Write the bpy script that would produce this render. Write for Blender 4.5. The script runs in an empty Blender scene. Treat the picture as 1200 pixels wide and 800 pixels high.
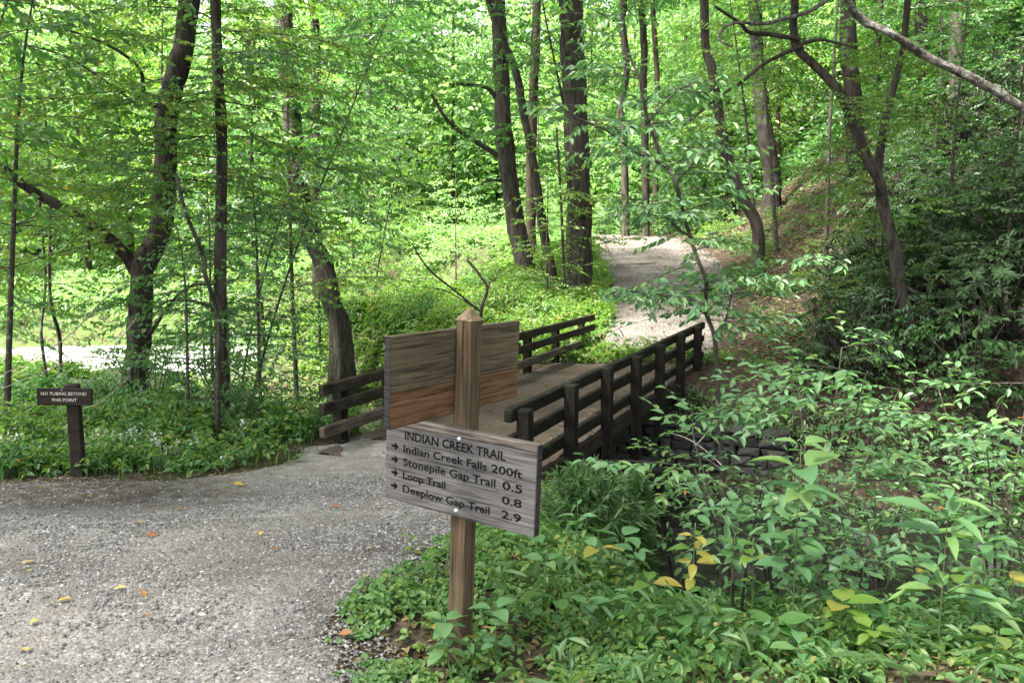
import bpy, math, random
import numpy as np
from mathutils import Matrix, Vector

rng = np.random.default_rng(11)
random.seed(5)
S = bpy.context.scene
COL = S.collection
R = math.radians

# ------------------------------------------------------------------ camera
F_PX, PITCH, CAM_Z = 942.0, math.atan(123 / 942), 2.0
cd = bpy.data.cameras.new('camera')
cam = bpy.data.objects.new('camera', cd)
COL.objects.link(cam)
cam.location = (0, 0, CAM_Z)
cam.rotation_euler = (R(90) - PITCH, 0, 0)
cd.sensor_width = 36.0
cd.lens = 36.0 * F_PX / 1200
cd.clip_start, cd.clip_end = 0.05, 600
S.camera = cam

# ------------------------------------------------------------------ light
SUN_EL, SUN_AZ = R(58), R(-118)          # azimuth measured from +Y (view direction) to the right
w = bpy.data.worlds.new('World')
S.world = w
w.use_nodes = True
nt = w.node_tree
bg = nt.nodes['Background']
sky = nt.nodes.new('ShaderNodeTexSky')
sky.sky_type = 'NISHITA'
sky.sun_disc = False
sky.sun_elevation = SUN_EL
sky.sun_rotation = SUN_AZ
sky.air_density, sky.dust_density, sky.ozone_density = 1.0, 4.0, 1.0
hs = nt.nodes.new('ShaderNodeHueSaturation')   # thin bright overcast: the blue is washed out all over
hs.inputs['Saturation'].default_value = 0.30
hs.inputs['Value'].default_value = 1.0
nt.links.new(sky.outputs[0], hs.inputs['Color'])
nt.links.new(hs.outputs[0], bg.inputs['Color'])
bg.inputs['Strength'].default_value = 0.11
sd = bpy.data.lights.new('sun', 'SUN')
sd.energy = 5.0
sd.angle = R(6)
sd.color = (1.0, 0.95, 0.86)
sun = bpy.data.objects.new('sun', sd)
COL.objects.link(sun)
sv = Vector((math.sin(SUN_AZ) * math.cos(SUN_EL), math.cos(SUN_AZ) * math.cos(SUN_EL), math.sin(SUN_EL)))
sun.rotation_euler = sv.to_track_quat('Z', 'Y').to_euler()
sun.location = sv * 60
S.view_settings.view_transform = 'Standard'
S.view_settings.look = 'None'
S.view_settings.gamma = 1.0
S.view_settings.exposure = 2.8
cy = S.cycles
cy.use_denoising = True
cy.max_bounces, cy.diffuse_bounces, cy.glossy_bounces, cy.transmission_bounces = 7, 3, 2, 5
cy.transparent_max_bounces = 4
cy.sample_clamp_indirect = 6
cy.caustics_reflective = cy.caustics_refractive = False

# ------------------------------------------------------------------ helpers
def px(u, v, Y):
    """photo pixel (1200x800) -> world point at forward distance Y"""
    c, s = math.cos(PITCH), math.sin(PITCH)
    a, b = (u - 600) / F_PX, (400 - v) / F_PX
    d = np.array([a, b * s + c, b * c - s])
    return np.array([0, 0, CAM_Z]) + d * (Y / d[1])

def ss(a, b, x):
    t = np.clip((np.asarray(x, float) - a) / (b - a), 0, 1)
    return t * t * (3 - 2 * t)

_ph = np.random.default_rng(3).uniform(0, 6.28, (40, 3))
_di = np.random.default_rng(4).uniform(0, 6.28, 40)
def noise2(x, y, f, k0=0, n=6):
    o = 0
    for k in range(n):
        a = _di[(k0 + k) % 40]
        ff = f * (1 + .37 * k)
        o = o + np.sin((x * math.cos(a) + y * math.sin(a)) * ff + _ph[(k0 + k) % 40, 0]) * np.sin((-x * math.sin(a) + y * math.cos(a)) * ff * .8 + _ph[(k0 + k) % 40, 1])
    return o / n * 1.6

class GB:
    def __init__(s): s.v, s.t, s.n, s.sm = [], [], 0, []
    def add(s, v, t, smooth=False):
        v = np.asarray(v, np.float32).reshape(-1, 3); t = np.asarray(t, np.int32).reshape(-1, 3)
        s.v.append(v); s.t.append(t + s.n); s.n += len(v); s.sm.append(np.full(len(t), smooth))
    def mesh(s, name, mat):
        m = bpy.data.meshes.new(name)
        if not s.v: return m
        v = np.concatenate(s.v); t = np.concatenate(s.t)
        m.vertices.add(len(v)); m.vertices.foreach_set('co', v.ravel())
        m.loops.add(t.size); m.loops.foreach_set('vertex_index', t.ravel())
        m.polygons.add(len(t))
        m.polygons.foreach_set('loop_start', np.arange(0, t.size, 3, dtype=np.int32))
        m.polygons.foreach_set('use_smooth', np.concatenate(s.sm))
        m.update(calc_edges=True); m.validate()
        if mat: m.materials.append(mat)
        return m
    def obj(s, name, mat, parent=None, loc=None):
        return link(name, s.mesh(name, mat), parent, loc)

def link(name, data, parent=None, loc=None):
    o = bpy.data.objects.new(name, data)
    COL.objects.link(o)
    if parent: o.parent = parent
    if loc is not None: o.location = loc
    return o

def tag(o, label=None, cat=None, group=None, kind=None):
    if label: o['label'] = label
    if cat: o['category'] = cat
    if group: o['group'] = group
    if kind: o['kind'] = kind
    return o

def thing(name, label, cat, loc=(0, 0, 0), rz=0, group=None):
    o = link(name, None, None, loc)
    o.rotation_euler = (0, 0, rz)
    o.empty_display_size = .2
    return tag(o, label, cat, group)

def dup(o, parent=None):
    c = o.copy(); COL.objects.link(c)
    if parent: c.parent = parent
    for ch in list(o.children): dup(ch, c)
    return c

BOXT = [(0,2,1),(0,3,2),(4,5,6),(4,6,7),(0,1,5),(0,5,4),(1,2,6),(1,6,5),(2,3,7),(2,7,6),(3,0,4),(3,4,7)]
def box(g, c, sz, M=None, bev=0.0, jit=0.0):
    """box, with chamfered long edges when bev > 0"""
    c = np.asarray(c, float); h = np.asarray(sz, float) / 2
    if bev <= 0:
        v = np.array([(-1,-1,-1),(1,-1,-1),(1,1,-1),(-1,1,-1),(-1,-1,1),(1,-1,1),(1,1,1),(-1,1,1)], float) * h
        t = np.array(BOXT)
    else:
        ax = int(np.argmax(h)); a, b = [k for k in range(3) if k != ax]
        ring = [(h[a]-bev,-h[b]),(h[a],-h[b]+bev),(h[a],h[b]-bev),(h[a]-bev,h[b]),(-h[a]+bev,h[b]),(-h[a],h[b]-bev),(-h[a],-h[b]+bev),(-h[a]+bev,-h[b])]
        secs = [(-h[ax], .9), (-h[ax]+bev, 1), (-h[ax]*.33, 1), (h[ax]*.33, 1), (h[ax]-bev, 1), (h[ax], .9)]
        v = []
        for (p, sc) in secs:
            for (q, r_) in ring:
                z = [0, 0, 0]; z[ax] = p
                z[a] = q * (1 if sc == 1 else (abs(h[a]) - bev) / h[a]); z[b] = r_ * (1 if sc == 1 else (h[b] - bev) / h[b])
                v.append(z)
        v = np.array(v); n = 8; t = []
        for k in range(len(secs) - 1):
            for i in range(n):
                A, B = k*n+i, k*n+(i+1) % n
                t += [(A, B, B+n), (A, B+n, A+n)]
        for i in range(1, n-1):
            t += [(0, i+1, i), ((len(secs)-1)*n, (len(secs)-1)*n+i, (len(secs)-1)*n+i+1)]
        t = np.array(t)
        # orientation: make outward
        p0, p1, p2 = v[t[0][0]], v[t[0][1]], v[t[0][2]]
        if np.dot(np.cross(p1-p0, p2-p0), (p0+p1+p2)/3 * np.array([k != ax for k in range(3)])) < 0: t = t[:, ::-1]
    if jit: v = v + rng.normal(0, jit, v.shape)
    if M is not None: v = v @ np.asarray(M).T
    g.add(v + c, t)

def rotz(a): return np.array([[math.cos(a), -math.sin(a), 0], [math.sin(a), math.cos(a), 0], [0, 0, 1]])

def smooth_path(P, n):
    P = np.asarray(P, float); k = len(P)
    if k < 3:
        t = np.linspace(0, 1, n)[:, None]; return P[0]*(1-t)+P[-1]*t
    Q = np.vstack([2*P[0]-P[1], P, 2*P[-1]-P[-2]])
    out = []
    for s_ in np.linspace(0, k-1, n):
        i = min(int(s_), k-2); t = s_-i
        a, b, c, d = Q[i], Q[i+1], Q[i+2], Q[i+3]
        out.append(.5*((2*b)+(-a+c)*t+(2*a-5*b+4*c-d)*t*t+(-a+3*b-3*c+d)*t**3))
    return np.array(out)

def tube(g, P, rad, n=8, lump=0.0, flare=0.0, furrow=0.0):
    P = np.asarray(P, float); m = len(P)
    rad = np.interp(np.linspace(0, 1, m), np.linspace(0, 1, len(rad)), rad)
    T = np.gradient(P, axis=0); T /= np.linalg.norm(T, axis=1)[:, None] + 1e-9
    up = np.array([1, 0, 0]) if abs(T[0][0]) < .8 else np.array([0, 1, 0])
    A = up - T * (T @ up)[:, None]; A /= np.linalg.norm(A, axis=1)[:, None] + 1e-9
    B = np.cross(T, A)
    th = np.linspace(0, 2*math.pi, n, endpoint=False)
    rr = rad[:, None] * np.ones(n)
    if lump:
        ph = rng.uniform(0, 6.28, 4)
        zz = np.arange(m)[:, None]
        rr = rr * (1 + lump*(np.sin(2*th+zz*.35+ph[0])+.7*np.sin(3*th-zz*.5+ph[1])+.6*np.sin(5*th+zz*.9+ph[2])) + rng.normal(0, lump*.4, rr.shape))
    if furrow:
        zc = np.cumsum(np.r_[0, np.linalg.norm(np.diff(P, axis=0), axis=1)])[:, None]; k0 = rng.uniform(0, 50)
        q = noise2(th[None]*4.0+k0+np.sin(zc*1.7+k0), zc*2.6, 1.6, int(k0) % 20)+.6*noise2(th[None]*9+k0, zc*6, 1.4, int(k0) % 17)
        q[:, -1] = q[:, -1]*.5+q[:, 0]*.5
        rr = rr*(1+furrow*np.clip(q, -1, .6))
    if flare:
        f = np.exp(-np.arange(m)/max(1, m*.045))[:, None]
        rr = rr * (1 + flare*f*(1+.7*np.sin(4*th+1.0)+.4*np.sin(7*th)))
    v = P[:, None, :] + rr[..., None]*(np.cos(th)[None, :, None]*A[:, None, :]+np.sin(th)[None, :, None]*B[:, None, :])
    i = np.arange(m-1)[:, None]*n; j = np.arange(n)[None, :]; j2 = (j+1) % n
    a, b, c, d = i+j, i+j2, i+n+j2, i+n+j
    t = np.concatenate([np.stack([a, b, c], -1).reshape(-1, 3), np.stack([a, c, d], -1).reshape(-1, 3)])
    cap = [((m-1)*n, (m-1)*n+k, (m-1)*n+k+1) for k in range(1, n-1)]
    g.add(v.reshape(-1, 3), np.concatenate([t, np.array(cap)]), True)

# leaf templates (x along 0..1, y across, z up)
L2 = (np.array([(0,0,0),(.45,.5,.07),(1,0,-.10),(.45,-.5,.07)], float), np.array([(0,2,1),(0,3,2)]))
L4 = (np.array([(0,0,0),(.3,.46,.08),(.72,.34,.02),(1,0,-.14),(.72,-.34,.02),(.3,-.46,.08)], float), np.array([(0,2,1),(0,3,2),(0,4,3),(0,5,4)]))
def big_leaf(nsec=6, shape=1.0, fold=.16, curl=.22, wob=.03):
    xs = np.linspace(0, 1, nsec); v, t = [(0, 0, 0)], []
    for k, x in enumerate(xs[1:-1]):
        wv = .5 * (math.sin(math.pi * x**shape))**.8
        z = -curl*x*x
        v += [(x, wv*(1+random.uniform(-wob, wob)*2), z+fold*wv+random.uniform(-wob, wob)), (x, 0, z), (x, -wv*(1+random.uniform(-wob, wob)*2), z+fold*wv+random.uniform(-wob, wob))]
    v.append((1, 0, -curl)); e = len(v)-1
    t += [(0, 2, 1), (0, 3, 2)]
    for k in range(nsec-3):
        a = 1+3*k
        t += [(a, a+1, a+4), (a, a+4, a+3), (a+1, a+2, a+5), (a+1, a+5, a+4)]
    a = 1+3*(nsec-3)
    t += [(a, a+1, e), (a+1, a+2, e)]
    return np.array(v, float), np.array(t)
LB = big_leaf()

def unit(a): return a / (np.linalg.norm(a, axis=-1, keepdims=True) + 1e-9)

def leaves(g, pos, dr, nm, ln, wr, tpl=L2):
    pos, dr, nm = (np.asarray(x, float).reshape(-1, 3) for x in (pos, dr, nm))
    N = len(pos)
    if not N: return
    ln = np.broadcast_to(np.asarray(ln, float), (N,)); wr = np.broadcast_to(np.asarray(wr, float), (N,))
    dr = unit(dr); sd_ = unit(np.cross(nm, dr)); up = np.cross(dr, sd_)
    V, T = tpl; k = len(V)
    v = pos[:, None] + ln[:, None, None]*(V[None, :, 0:1]*dr[:, None]+V[None, :, 1:2]*wr[:, None, None]*sd_[:, None]+V[None, :, 2:3]*up[:, None])
    t = T[None] + (np.arange(N)*k)[:, None, None]
    g.add(v.reshape(-1, 3), t.reshape(-1, 3))

class Spray:
    """collects leaves and twigs of boughs"""
    def __init__(s): s.p, s.d, s.n, s.l = [], [], [], []; s.tw = []
    def bough(s, o, az, L, rise=.15, droop=.12, leaf=.09, gap=.12, tw=.5, jit=.8, dens=1.35, start=.2, roll=0.0, fan=52, drop=.5):
        o = np.asarray(o, float); h = np.array([math.cos(az), math.sin(az), 0])
        sd_ = np.array([-h[1], h[0], roll+rng.normal(0, .22)])
        cv = rng.normal(0, .16); wz = rng.normal(0, .05); w1 = rng.uniform(1.2, 2.4); w0 = rng.uniform(0, 6)
        sh_ = np.array([-h[1], h[0], 0])
        def at(q): return o + h*q + sh_*(cv*q*q/max(L, 1)+.05*(math.sin(w1*q*2+w0)-math.sin(w0))) + np.array([0, 0, rise*q-droop*q*q+wz*math.sin(w1*q+w0)-wz*math.sin(w0)])
        s.tw.append((np.array([at(q) for q in np.linspace(0, L, 7)]), .003+.0036*L, .0015))
        q = start*L; side = 1
        while q < L:
            b = at(q); tl = (tw*(L-q)*rng.uniform(.6, 1.1)+leaf*1.2)
            a = R(rng.uniform(fan-14, fan+10))*side
            td = h*math.cos(a)+sd_*math.sin(a); td = td + np.array([0, 0, rng.normal(.0, .26)])
            s.tw.append((np.array([b, b+td*tl]), .003, .0012))
            m = max(2, int(tl/(leaf*.55)*dens))
            f = (np.arange(m)+rng.uniform(.2, 1))/m
            sgn = np.where(np.arange(m) % 2 == 0, 1, -1)
            pr = np.cross([0, 0, 1], td)
            pos = b+td*(f*tl)[:, None]; pos[:, 2] -= .10*(f*tl)**2
            la = R(48)*sgn+rng.normal(0, .25, m)
            ld = td*np.cos(la)[:, None]+pr*np.sin(la)[:, None]+rng.normal(0, .15, (m, 3)) - np.array([0, 0, drop])
            s.p.append(pos); s.d.append(ld); s.n.append(np.array([0, 0, 1.0])+rng.normal(0, jit, (m, 3)))
            s.l.append(leaf*rng.uniform(.65, 1.2, m))
            side = -side; q += gap*rng.uniform(.6, 1.4)
    def cat(s): return np.concatenate(s.p), np.concatenate(s.d), np.concatenate(s.n), np.concatenate(s.l)
    def build(s, name, mat, parent, wr=.5, tpl=L2, twigs=None, tmin=0):
        p, d, n, l = s.cat(); g = GB(); leaves(g, p, d, n, l, wr*rng.uniform(.85, 1.15, len(p)), tpl)
        o = tag(g.obj(name, mat, parent), kind='stuff')
        if twigs:
            g = GB()
            for (P, a, b) in s.tw:
                tube(g, P, [a, b], 3)
            tag(g.obj('twigs', twigs, parent), kind='stuff')
        return o

# ------------------------------------------------------------------ materials
def mat(name):
    m = bpy.data.materials.new(name); m.use_nodes = True
    n = m.node_tree.nodes; return m, n, m.node_tree.links, n['Principled BSDF']
def ramp(n, stops):
    r = n.new('ShaderNodeValToRGB'); e = r.color_ramp.elements
    while len(e) < len(stops): e.new(.5)
    for k, (p, c) in enumerate(stops): e[k].position = p; e[k].color = (*c, 1)
    return r
def noise(n, l, scale, detail=4, rough=.6, vec=None, sc=None, dist=0):
    t = n.new('ShaderNodeTexNoise'); t.inputs['Scale'].default_value = scale
    t.inputs['Detail'].default_value = detail; t.inputs['Roughness'].default_value = rough; t.inputs['Distortion'].default_value = dist
    if vec is not None:
        if sc:
            mp = n.new('ShaderNodeMapping'); mp.inputs['Scale'].default_value = sc; l.new(vec, mp.inputs[0]); vec = mp.outputs[0]
        l.new(vec, t.inputs['Vector'])
    return t
def mixc(n, l, fac, a, b, mode='MIX'):
    m = n.new('ShaderNodeMix'); m.data_type = 'RGBA'; m.blend_type = mode
    for sock, x in ((m.inputs[0], fac), (m.inputs[6], a), (m.inputs[7], b)):
        if hasattr(x, 'is_linked'): l.new(x, sock)
        elif isinstance(x, tuple): sock.default_value = (*x, 1)
        else: sock.default_value = x
    return m.outputs[2]
def bump(n, l, h, strength, dist, bs, prev=None):
    b = n.new('ShaderNodeBump'); b.inputs['Strength'].default_value = strength; b.inputs['Distance'].default_value = dist
    l.new(h, b.inputs['Height'])
    if prev is not None: l.new(prev, b.inputs['Normal'])
    if bs is not None: l.new(b.outputs[0], bs.inputs['Normal'])
    return b.outputs[0]

def leaf_mat(name, cols, rough=.45, spec=.5, trans=.45, tcol=(1.45, 1.75, .85), gain=1.3):
    m, n, l, p = mat(name)
    gi = n.new('ShaderNodeNewGeometry'); oi = n.new('ShaderNodeObjectInfo')
    ad = n.new('ShaderNodeMath'); ad.operation = 'ADD'; l.new(gi.outputs['Random Per Island'], ad.inputs[0]); l.new(oi.outputs['Random'], ad.inputs[1])
    fr = n.new('ShaderNodeMath'); fr.operation = 'FRACT'; l.new(ad.outputs[0], fr.inputs[0])
    r = ramp(n, [(q, tuple(x*gain for x in c)) for q, c in cols]); l.new(fr.outputs[0], r.inputs[0])
    tc = n.new('ShaderNodeTexCoord'); ns = noise(n, l, .35, 2, .5, gi.outputs['Position'])
    c = mixc(n, l, .35, r.outputs[0], mixc(n, l, ns.outputs['Fac'], (.022, .07, .03), (.12, .185, .05)))
    l.new(c, p.inputs['Base Color']); p.inputs['Roughness'].default_value = rough
    p.inputs['Specular IOR Level'].default_value = spec
    t = n.new('ShaderNodeBsdfTranslucent')
    l.new(mixc(n, l, 1.0, c, tcol, 'MULTIPLY'), t.inputs['Color'])
    mx = n.new('ShaderNodeMixShader'); mx.inputs[0].default_value = trans
    l.new(p.outputs[0], mx.inputs[1]); l.new(t.outputs[0], mx.inputs[2])
    l.new(mx.outputs[0], n['Material Output'].inputs['Surface'])
    return m

M = {}
M['leaf'] = leaf_mat('leaf_green', [(0, (.032, .095, .030)), (.5, (.048, .13, .038)), (.93, (.08, .16, .04)), (1, (.16, .18, .05))])
M['leaf_y'] = leaf_mat('leaf_yellow_green', [(0, (.075, .145, .022)), (.6, (.105, .185, .028)), (.93, (.15, .20, .035)), (1, (.30, .19, .04))], trans=.5)
M['leaf_b'] = leaf_mat('leaf_blue_green', [(0, (.035, .09, .04)), (.6, (.05, .12, .05)), (1, (.075, .145, .055))], rough=.38, spec=.7, trans=.35)
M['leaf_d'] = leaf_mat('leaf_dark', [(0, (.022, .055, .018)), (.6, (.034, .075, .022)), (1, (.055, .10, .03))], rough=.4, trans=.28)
M['leaf_rh'] = leaf_mat('leaf_leathery', [(0, (.015, .038, .014)), (.6, (.022, .052, .02)), (1, (.04, .075, .026))], rough=.5, spec=.35, trans=.12, gain=.95)
M['leaf_far'] = leaf_mat('leaf_far', [(0, (.095, .16, .07)), (.6, (.125, .20, .085)), (1, (.165, .23, .10))], rough=.5, trans=.55, gain=1.75)  # paler leaf copy: sunlit glare of the far wood is put into the colour
M['leaf_fg'] = leaf_mat('leaf_foreground', [(0, (.05, .13, .058)), (.6, (.08, .175, .075)), (1, (.13, .21, .065))], rough=.5, spec=.55, trans=.35)
M['leaf_gc'] = leaf_mat('leaf_ground_cover', [(0, (.05, .125, .04)), (.6, (.085, .175, .05)), (.95, (.14, .21, .06)), (1, (.22, .18, .06))], rough=.55, spec=.4, trans=.4)
M['fern'] = leaf_mat('fern_green', [(0, (.05, .11, .035)), (1, (.085, .15, .05))], rough=.5, trans=.4)
M['yellow_leaf'] = leaf_mat('yellow_leaf', [(0, (.30, .26, .04)), (1, (.42, .32, .06))], trans=.4, tcol=(1.1, 1.0, .5), gain=1)
M['orange_leaf'] = leaf_mat('orange_leaf', [(0, (.45, .14, .03)), (1, (.55, .22, .05))], trans=.25, tcol=(1.1, .9, .5), gain=1)
M['red_leaf'] = leaf_mat('red_leaf', [(0, (.30, .07, .035)), (1, (.38, .12, .06))], trans=.2, tcol=(1.1, .8, .6), gain=1)
M['gold_leaf'] = leaf_mat('gold_leaf', [(0, (.55, .33, .04)), (1, (.62, .40, .07))], trans=.25, tcol=(1.1, 1.0, .5), gain=1)
M['brown_leaf'] = leaf_mat('brown_leaf', [(0, (.10, .055, .03)), (.5, (.17, .10, .055)), (.85, (.26, .17, .10)), (1, (.33, .20, .09))], rough=.7, spec=.2, trans=.1, tcol=(1.1, 1, .8), gain=.9)
M['white_fleck'] = leaf_mat('white_fleck', [(0, (.6, .62, .58)), (1, (.75, .76, .72))], rough=.6, trans=.3, tcol=(1, 1, .95), gain=1)
M['stem'] = mat('green_stem')[0]; M['stem'].node_tree.nodes['Principled BSDF'].inputs['Base Color'].default_value = (.06, .085, .025, 1)

def bark(name, c0, c1, zs=(2.8, 2.8, .5), lichen=0.0, bd=.03):
    m, n, l, p = mat(name)
    tc = n.new('ShaderNodeTexCoord'); v = tc.outputs['Object']
    a = noise(n, l, 4.5, 6, .7, v, zs, .6); b = noise(n, l, 1.1, 3, .5, v)
    r = ramp(n, [(.38, c0), (.60, c1)]); l.new(a.outputs['Fac'], r.inputs[0])
    b2 = n.new('ShaderNodeMath'); b2.operation = 'MULTIPLY'; b2.inputs[1].default_value = .45; l.new(b.outputs['Fac'], b2.inputs[0])
    c = mixc(n, l, b2.outputs[0], r.outputs[0], tuple(x*.75 for x in c1))
    if lichen:
        k = noise(n, l, 14, 5, .7, v); rr = ramp(n, [(.60-lichen*.2, (0, 0, 0)), (.68-lichen*.2, (1, 1, 1))]); l.new(k.outputs['Fac'], rr.inputs[0])
        c = mixc(n, l, rr.outputs[0], c, (.17, .172, .155))
    if not lichen:
        k = noise(n, l, 1.6, 5, .7, v); rr = ramp(n, [(.56, (0, 0, 0)), (.70, (.7, .7, .7))]); l.new(k.outputs['Fac'], rr.inputs[0])
        c = mixc(n, l, rr.outputs[0], c, (.068, .07, .056))
    l.new(c, p.inputs['Base Color']); p.inputs['Roughness'].default_value = .92; p.inputs['Specular IOR Level'].default_value = .15
    bump(n, l, a.outputs['Fac'], .9, bd, p)
    return m
M['bark'] = bark('bark_dark', (.007, .006, .005), (.075, .063, .052))
M['bark_k'] = bark('bark_shaded', (.006, .005, .0045), (.036, .031, .026))  # darker copy of the bark, with shade put into its colour
M['bark_b'] = bark('bark_brown', (.022, .017, .013), (.085, .063, .047))
M['bark_l'] = bark('bark_lichen', (.028, .023, .019), (.105, .09, .076), lichen=.55, bd=.015)
M['bark_s'] = bark('bark_sapling', (.02, .018, .014), (.065, .058, .046), zs=(9, 9, 3), lichen=.12, bd=.006)
M['dead'] = bark('dead_wood', (.12, .105, .09), (.34, .31, .27), zs=(12, 12, 3), bd=.006)

def wood(name, dark, light, axis=0, moss=None, scale=1.0, rough=.85, knots=False):
    m, n, l, p = mat(name)
    tc = n.new('ShaderNodeTexCoord'); v = tc.outputs['Object']
    sc = [26, 26, 26]; sc[axis] = 1.3
    a = noise(n, l, scale, 6, .65, v, tuple(sc), 1.2)
    sc2 = [90, 90, 90]; sc2[axis] = 3.0
    b = noise(n, l, scale, 4, .7, v, tuple(sc2), .4)
    k = noise(n, l, 3.0, 3, .6, v)
    r = ramp(n, [(.30, dark), (.68, light)]); l.new(a.outputs['Fac'], r.inputs[0])
    r2 = ramp(n, [(.32, tuple(x*.45 for x in dark)), (.52, (1, 1, 1))]); l.new(b.outputs['Fac'], r2.inputs[0])
    c = mixc(n, l, .8, r.outputs[0], r2.outputs[0], 'MULTIPLY')
    rk = ramp(n, [(.30, (.62, .60, .58)), (.66, (1.08, 1.06, 1.02))]); l.new(k.outputs['Fac'], rk.inputs[0])
    c = mixc(n, l, .75, c, rk.outputs[0], 'MULTIPLY')
    if moss:
        q = noise(n, l, 7, 5, .7, v); rr = ramp(n, [(.52, (0, 0, 0)), (.66, (1, 1, 1))]); l.new(q.outputs['Fac'], rr.inputs[0])
        c = mixc(n, l, rr.outputs[0], c, moss)
    l.new(c, p.inputs['Base Color']); p.inputs['Roughness'].default_value = rough; p.inputs['Specular IOR Level'].default_value = .1
    b1 = bump(n, l, a.outputs['Fac'], .5, .004, None); bump(n, l, b.outputs['Fac'], .7, .0025, p, b1)
    return m
M['post_wood'] = wood('post_wood', (.052, .039, .025), (.125, .094, .058), 2)
M['board_up'] = wood('board_upper_plank', (.05, .041, .027), (.14, .115, .074), 0)
M['board_lo'] = wood('board_lower_plank', (.072, .037, .019), (.175, .102, .054), 0)
M['sign_grey'] = wood('weathered_grey_wood', (.062, .060, .059), (.160, .155, .153), 0)
M['edge_dark'] = wood('dark_board_edge', (.022, .02, .022), (.05, .045, .046), 1)
M['sign_brown'] = wood('brown_stained_sign', (.020, .0165, .014), (.045, .037, .031), 0)
M['rail_wood'] = wood('bridge_timber_dark', (.006, .0055, .0045), (.022, .019, .015), 0, moss=(.022, .024, .014), rough=.75)
M['rail_left'] = wood('bridge_timber_brown', (.012, .0095, .0075), (.042, .033, .025), 0, moss=(.035, .035, .022), rough=.75)
M['rail_post'] = wood('bridge_post_timber', (.0055, .005, .004), (.020, .017, .014), 2, moss=(.02, .022, .013), rough=.75)
M['curb'] = wood('bridge_curb_timber', (.045, .037, .029), (.12, .10, .08), 0)

def plain(name, c, rough=.7, metal=0, spec=.06):
    m, n, l, p = mat(name); p.inputs['Base Color'].default_value = (*c, 1); p.inputs['Roughness'].default_value = rough
    p.inputs['Metallic'].default_value = metal; p.inputs['Specular IOR Level'].default_value = spec
    ns = noise(n, l, 40, 3, .6, n.new('ShaderNodeTexCoord').outputs['Object'])
    l.new(mixc(n, l, ns.outputs['Fac'], tuple(x*.7 for x in c), tuple(min(1, x*1.25) for x in c)), p.inputs['Base Color'])
    return m
M['ink'] = plain('routed_black_letter', (.006, .006, .0065), .9)
M['paint'] = plain('cream_letter', (.42, .40, .34), .8)
M['bolt'] = plain('galvanised_bolt', (.55, .60, .60), .4, .7, .5)

def gravel(name, cols, scale, dirt, dirt_amt, bd=.012):
    m, n, l, p = mat(name)
    v = n.new('ShaderNodeNewGeometry').outputs['Position']
    vo = n.new('ShaderNodeTexVoronoi'); vo.inputs['Scale'].default_value = scale; l.new(v, vo.inputs['Vector'])
    vo2 = n.new('ShaderNodeTexVoronoi'); vo2.inputs['Scale'].default_value = scale*2.3; l.new(v, vo2.inputs['Vector'])
    se = n.new('ShaderNodeSeparateColor'); l.new(vo.outputs['Color'], se.inputs[0])
    se2 = n.new('ShaderNodeSeparateColor'); l.new(vo2.outputs['Color'], se2.inputs[0])
    r = ramp(n, cols); l.new(se.outputs[0], r.inputs[0]); r2 = ramp(n, cols); l.new(se2.outputs[0], r2.inputs[0])
    big = noise(n, l, 1.3, 5, .65, v); fine = noise(n, l, 9, 5, .7, v)
    c = mixc(n, l, fine.outputs['Fac'], r.outputs[0], r2.outputs[0])
    rd = ramp(n, [(.5-dirt_amt*.3, (0, 0, 0)), (.72-dirt_amt*.3, (1, 1, 1))])
    l.new(mixc(n, l, .5, big.outputs['Fac'], fine.outputs['Fac']), rd.inputs[0])
    c = mixc(n, l, rd.outputs[0], c, dirt)
    mac = noise(n, l, 1.0, 4, .6, v, (.55, 1.5, 1), .5); rmac = ramp(n, [(.33, (.62, .61, .60)), (.66, (1.18, 1.18, 1.18))]); l.new(mac.outputs['Fac'], rmac.inputs[0])
    c = mixc(n, l, 1.0, c, rmac.outputs[0], 'MULTIPLY')
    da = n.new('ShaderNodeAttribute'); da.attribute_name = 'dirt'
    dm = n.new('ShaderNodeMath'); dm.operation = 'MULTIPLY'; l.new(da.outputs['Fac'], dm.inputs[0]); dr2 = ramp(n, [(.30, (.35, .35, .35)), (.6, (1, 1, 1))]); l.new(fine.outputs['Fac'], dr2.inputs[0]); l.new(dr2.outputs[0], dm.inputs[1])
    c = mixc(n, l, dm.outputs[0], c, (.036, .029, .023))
    l.new(c, p.inputs['Base Color']); p.inputs['Roughness'].default_value = .95; p.inputs['Specular IOR Level'].default_value = .15
    iv = n.new('ShaderNodeMath'); iv.operation = 'SUBTRACT'; iv.inputs[0].default_value = 1.0; l.new(vo.outputs['Distance'], iv.inputs[1])
    iv2 = n.new('ShaderNodeMath'); iv2.operation = 'SUBTRACT'; iv2.inputs[0].default_value = 1.0; l.new(vo2.outputs['Distance'], iv2.inputs[1])
    b = bump(n, l, iv.outputs[0], .8, bd, None); b = bump(n, l, iv2.outputs[0], .5, bd*.5, None, b)
    bump(n, l, fine.outputs['Fac'], .5, .03, p, b)
    return m
GREYS = [(0, (.036, .034, .032)), (.3, (.135, .131, .126)), (.7, (.275, .269, .26)), (1, (.48, .473, .462))]
M['gravel'] = gravel('gravel', GREYS, 48, (.145, .133, .12), .52)
M['far_gravel'] = gravel('far_gravel', [(0, (.07, .06, .052)), (.5, (.185, .163, .145)), (1, (.38, .35, .32))], 22, (.135, .118, .104), .5, .05)
M['deck'] = gravel('deck_gravel', [(0, (.045, .038, .032)), (.5, (.105, .088, .075)), (1, (.185, .165, .148))], 48, (.068, .053, .042), .8, .005)
M['pebble'] = leaf_mat('pebble', [(0, (.07, .066, .062)), (.5, (.21, .203, .195)), (.9, (.34, .33, .317)), (1, (.48, .47, .455))], rough=.85, spec=.2, trans=0, gain=.68)
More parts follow.
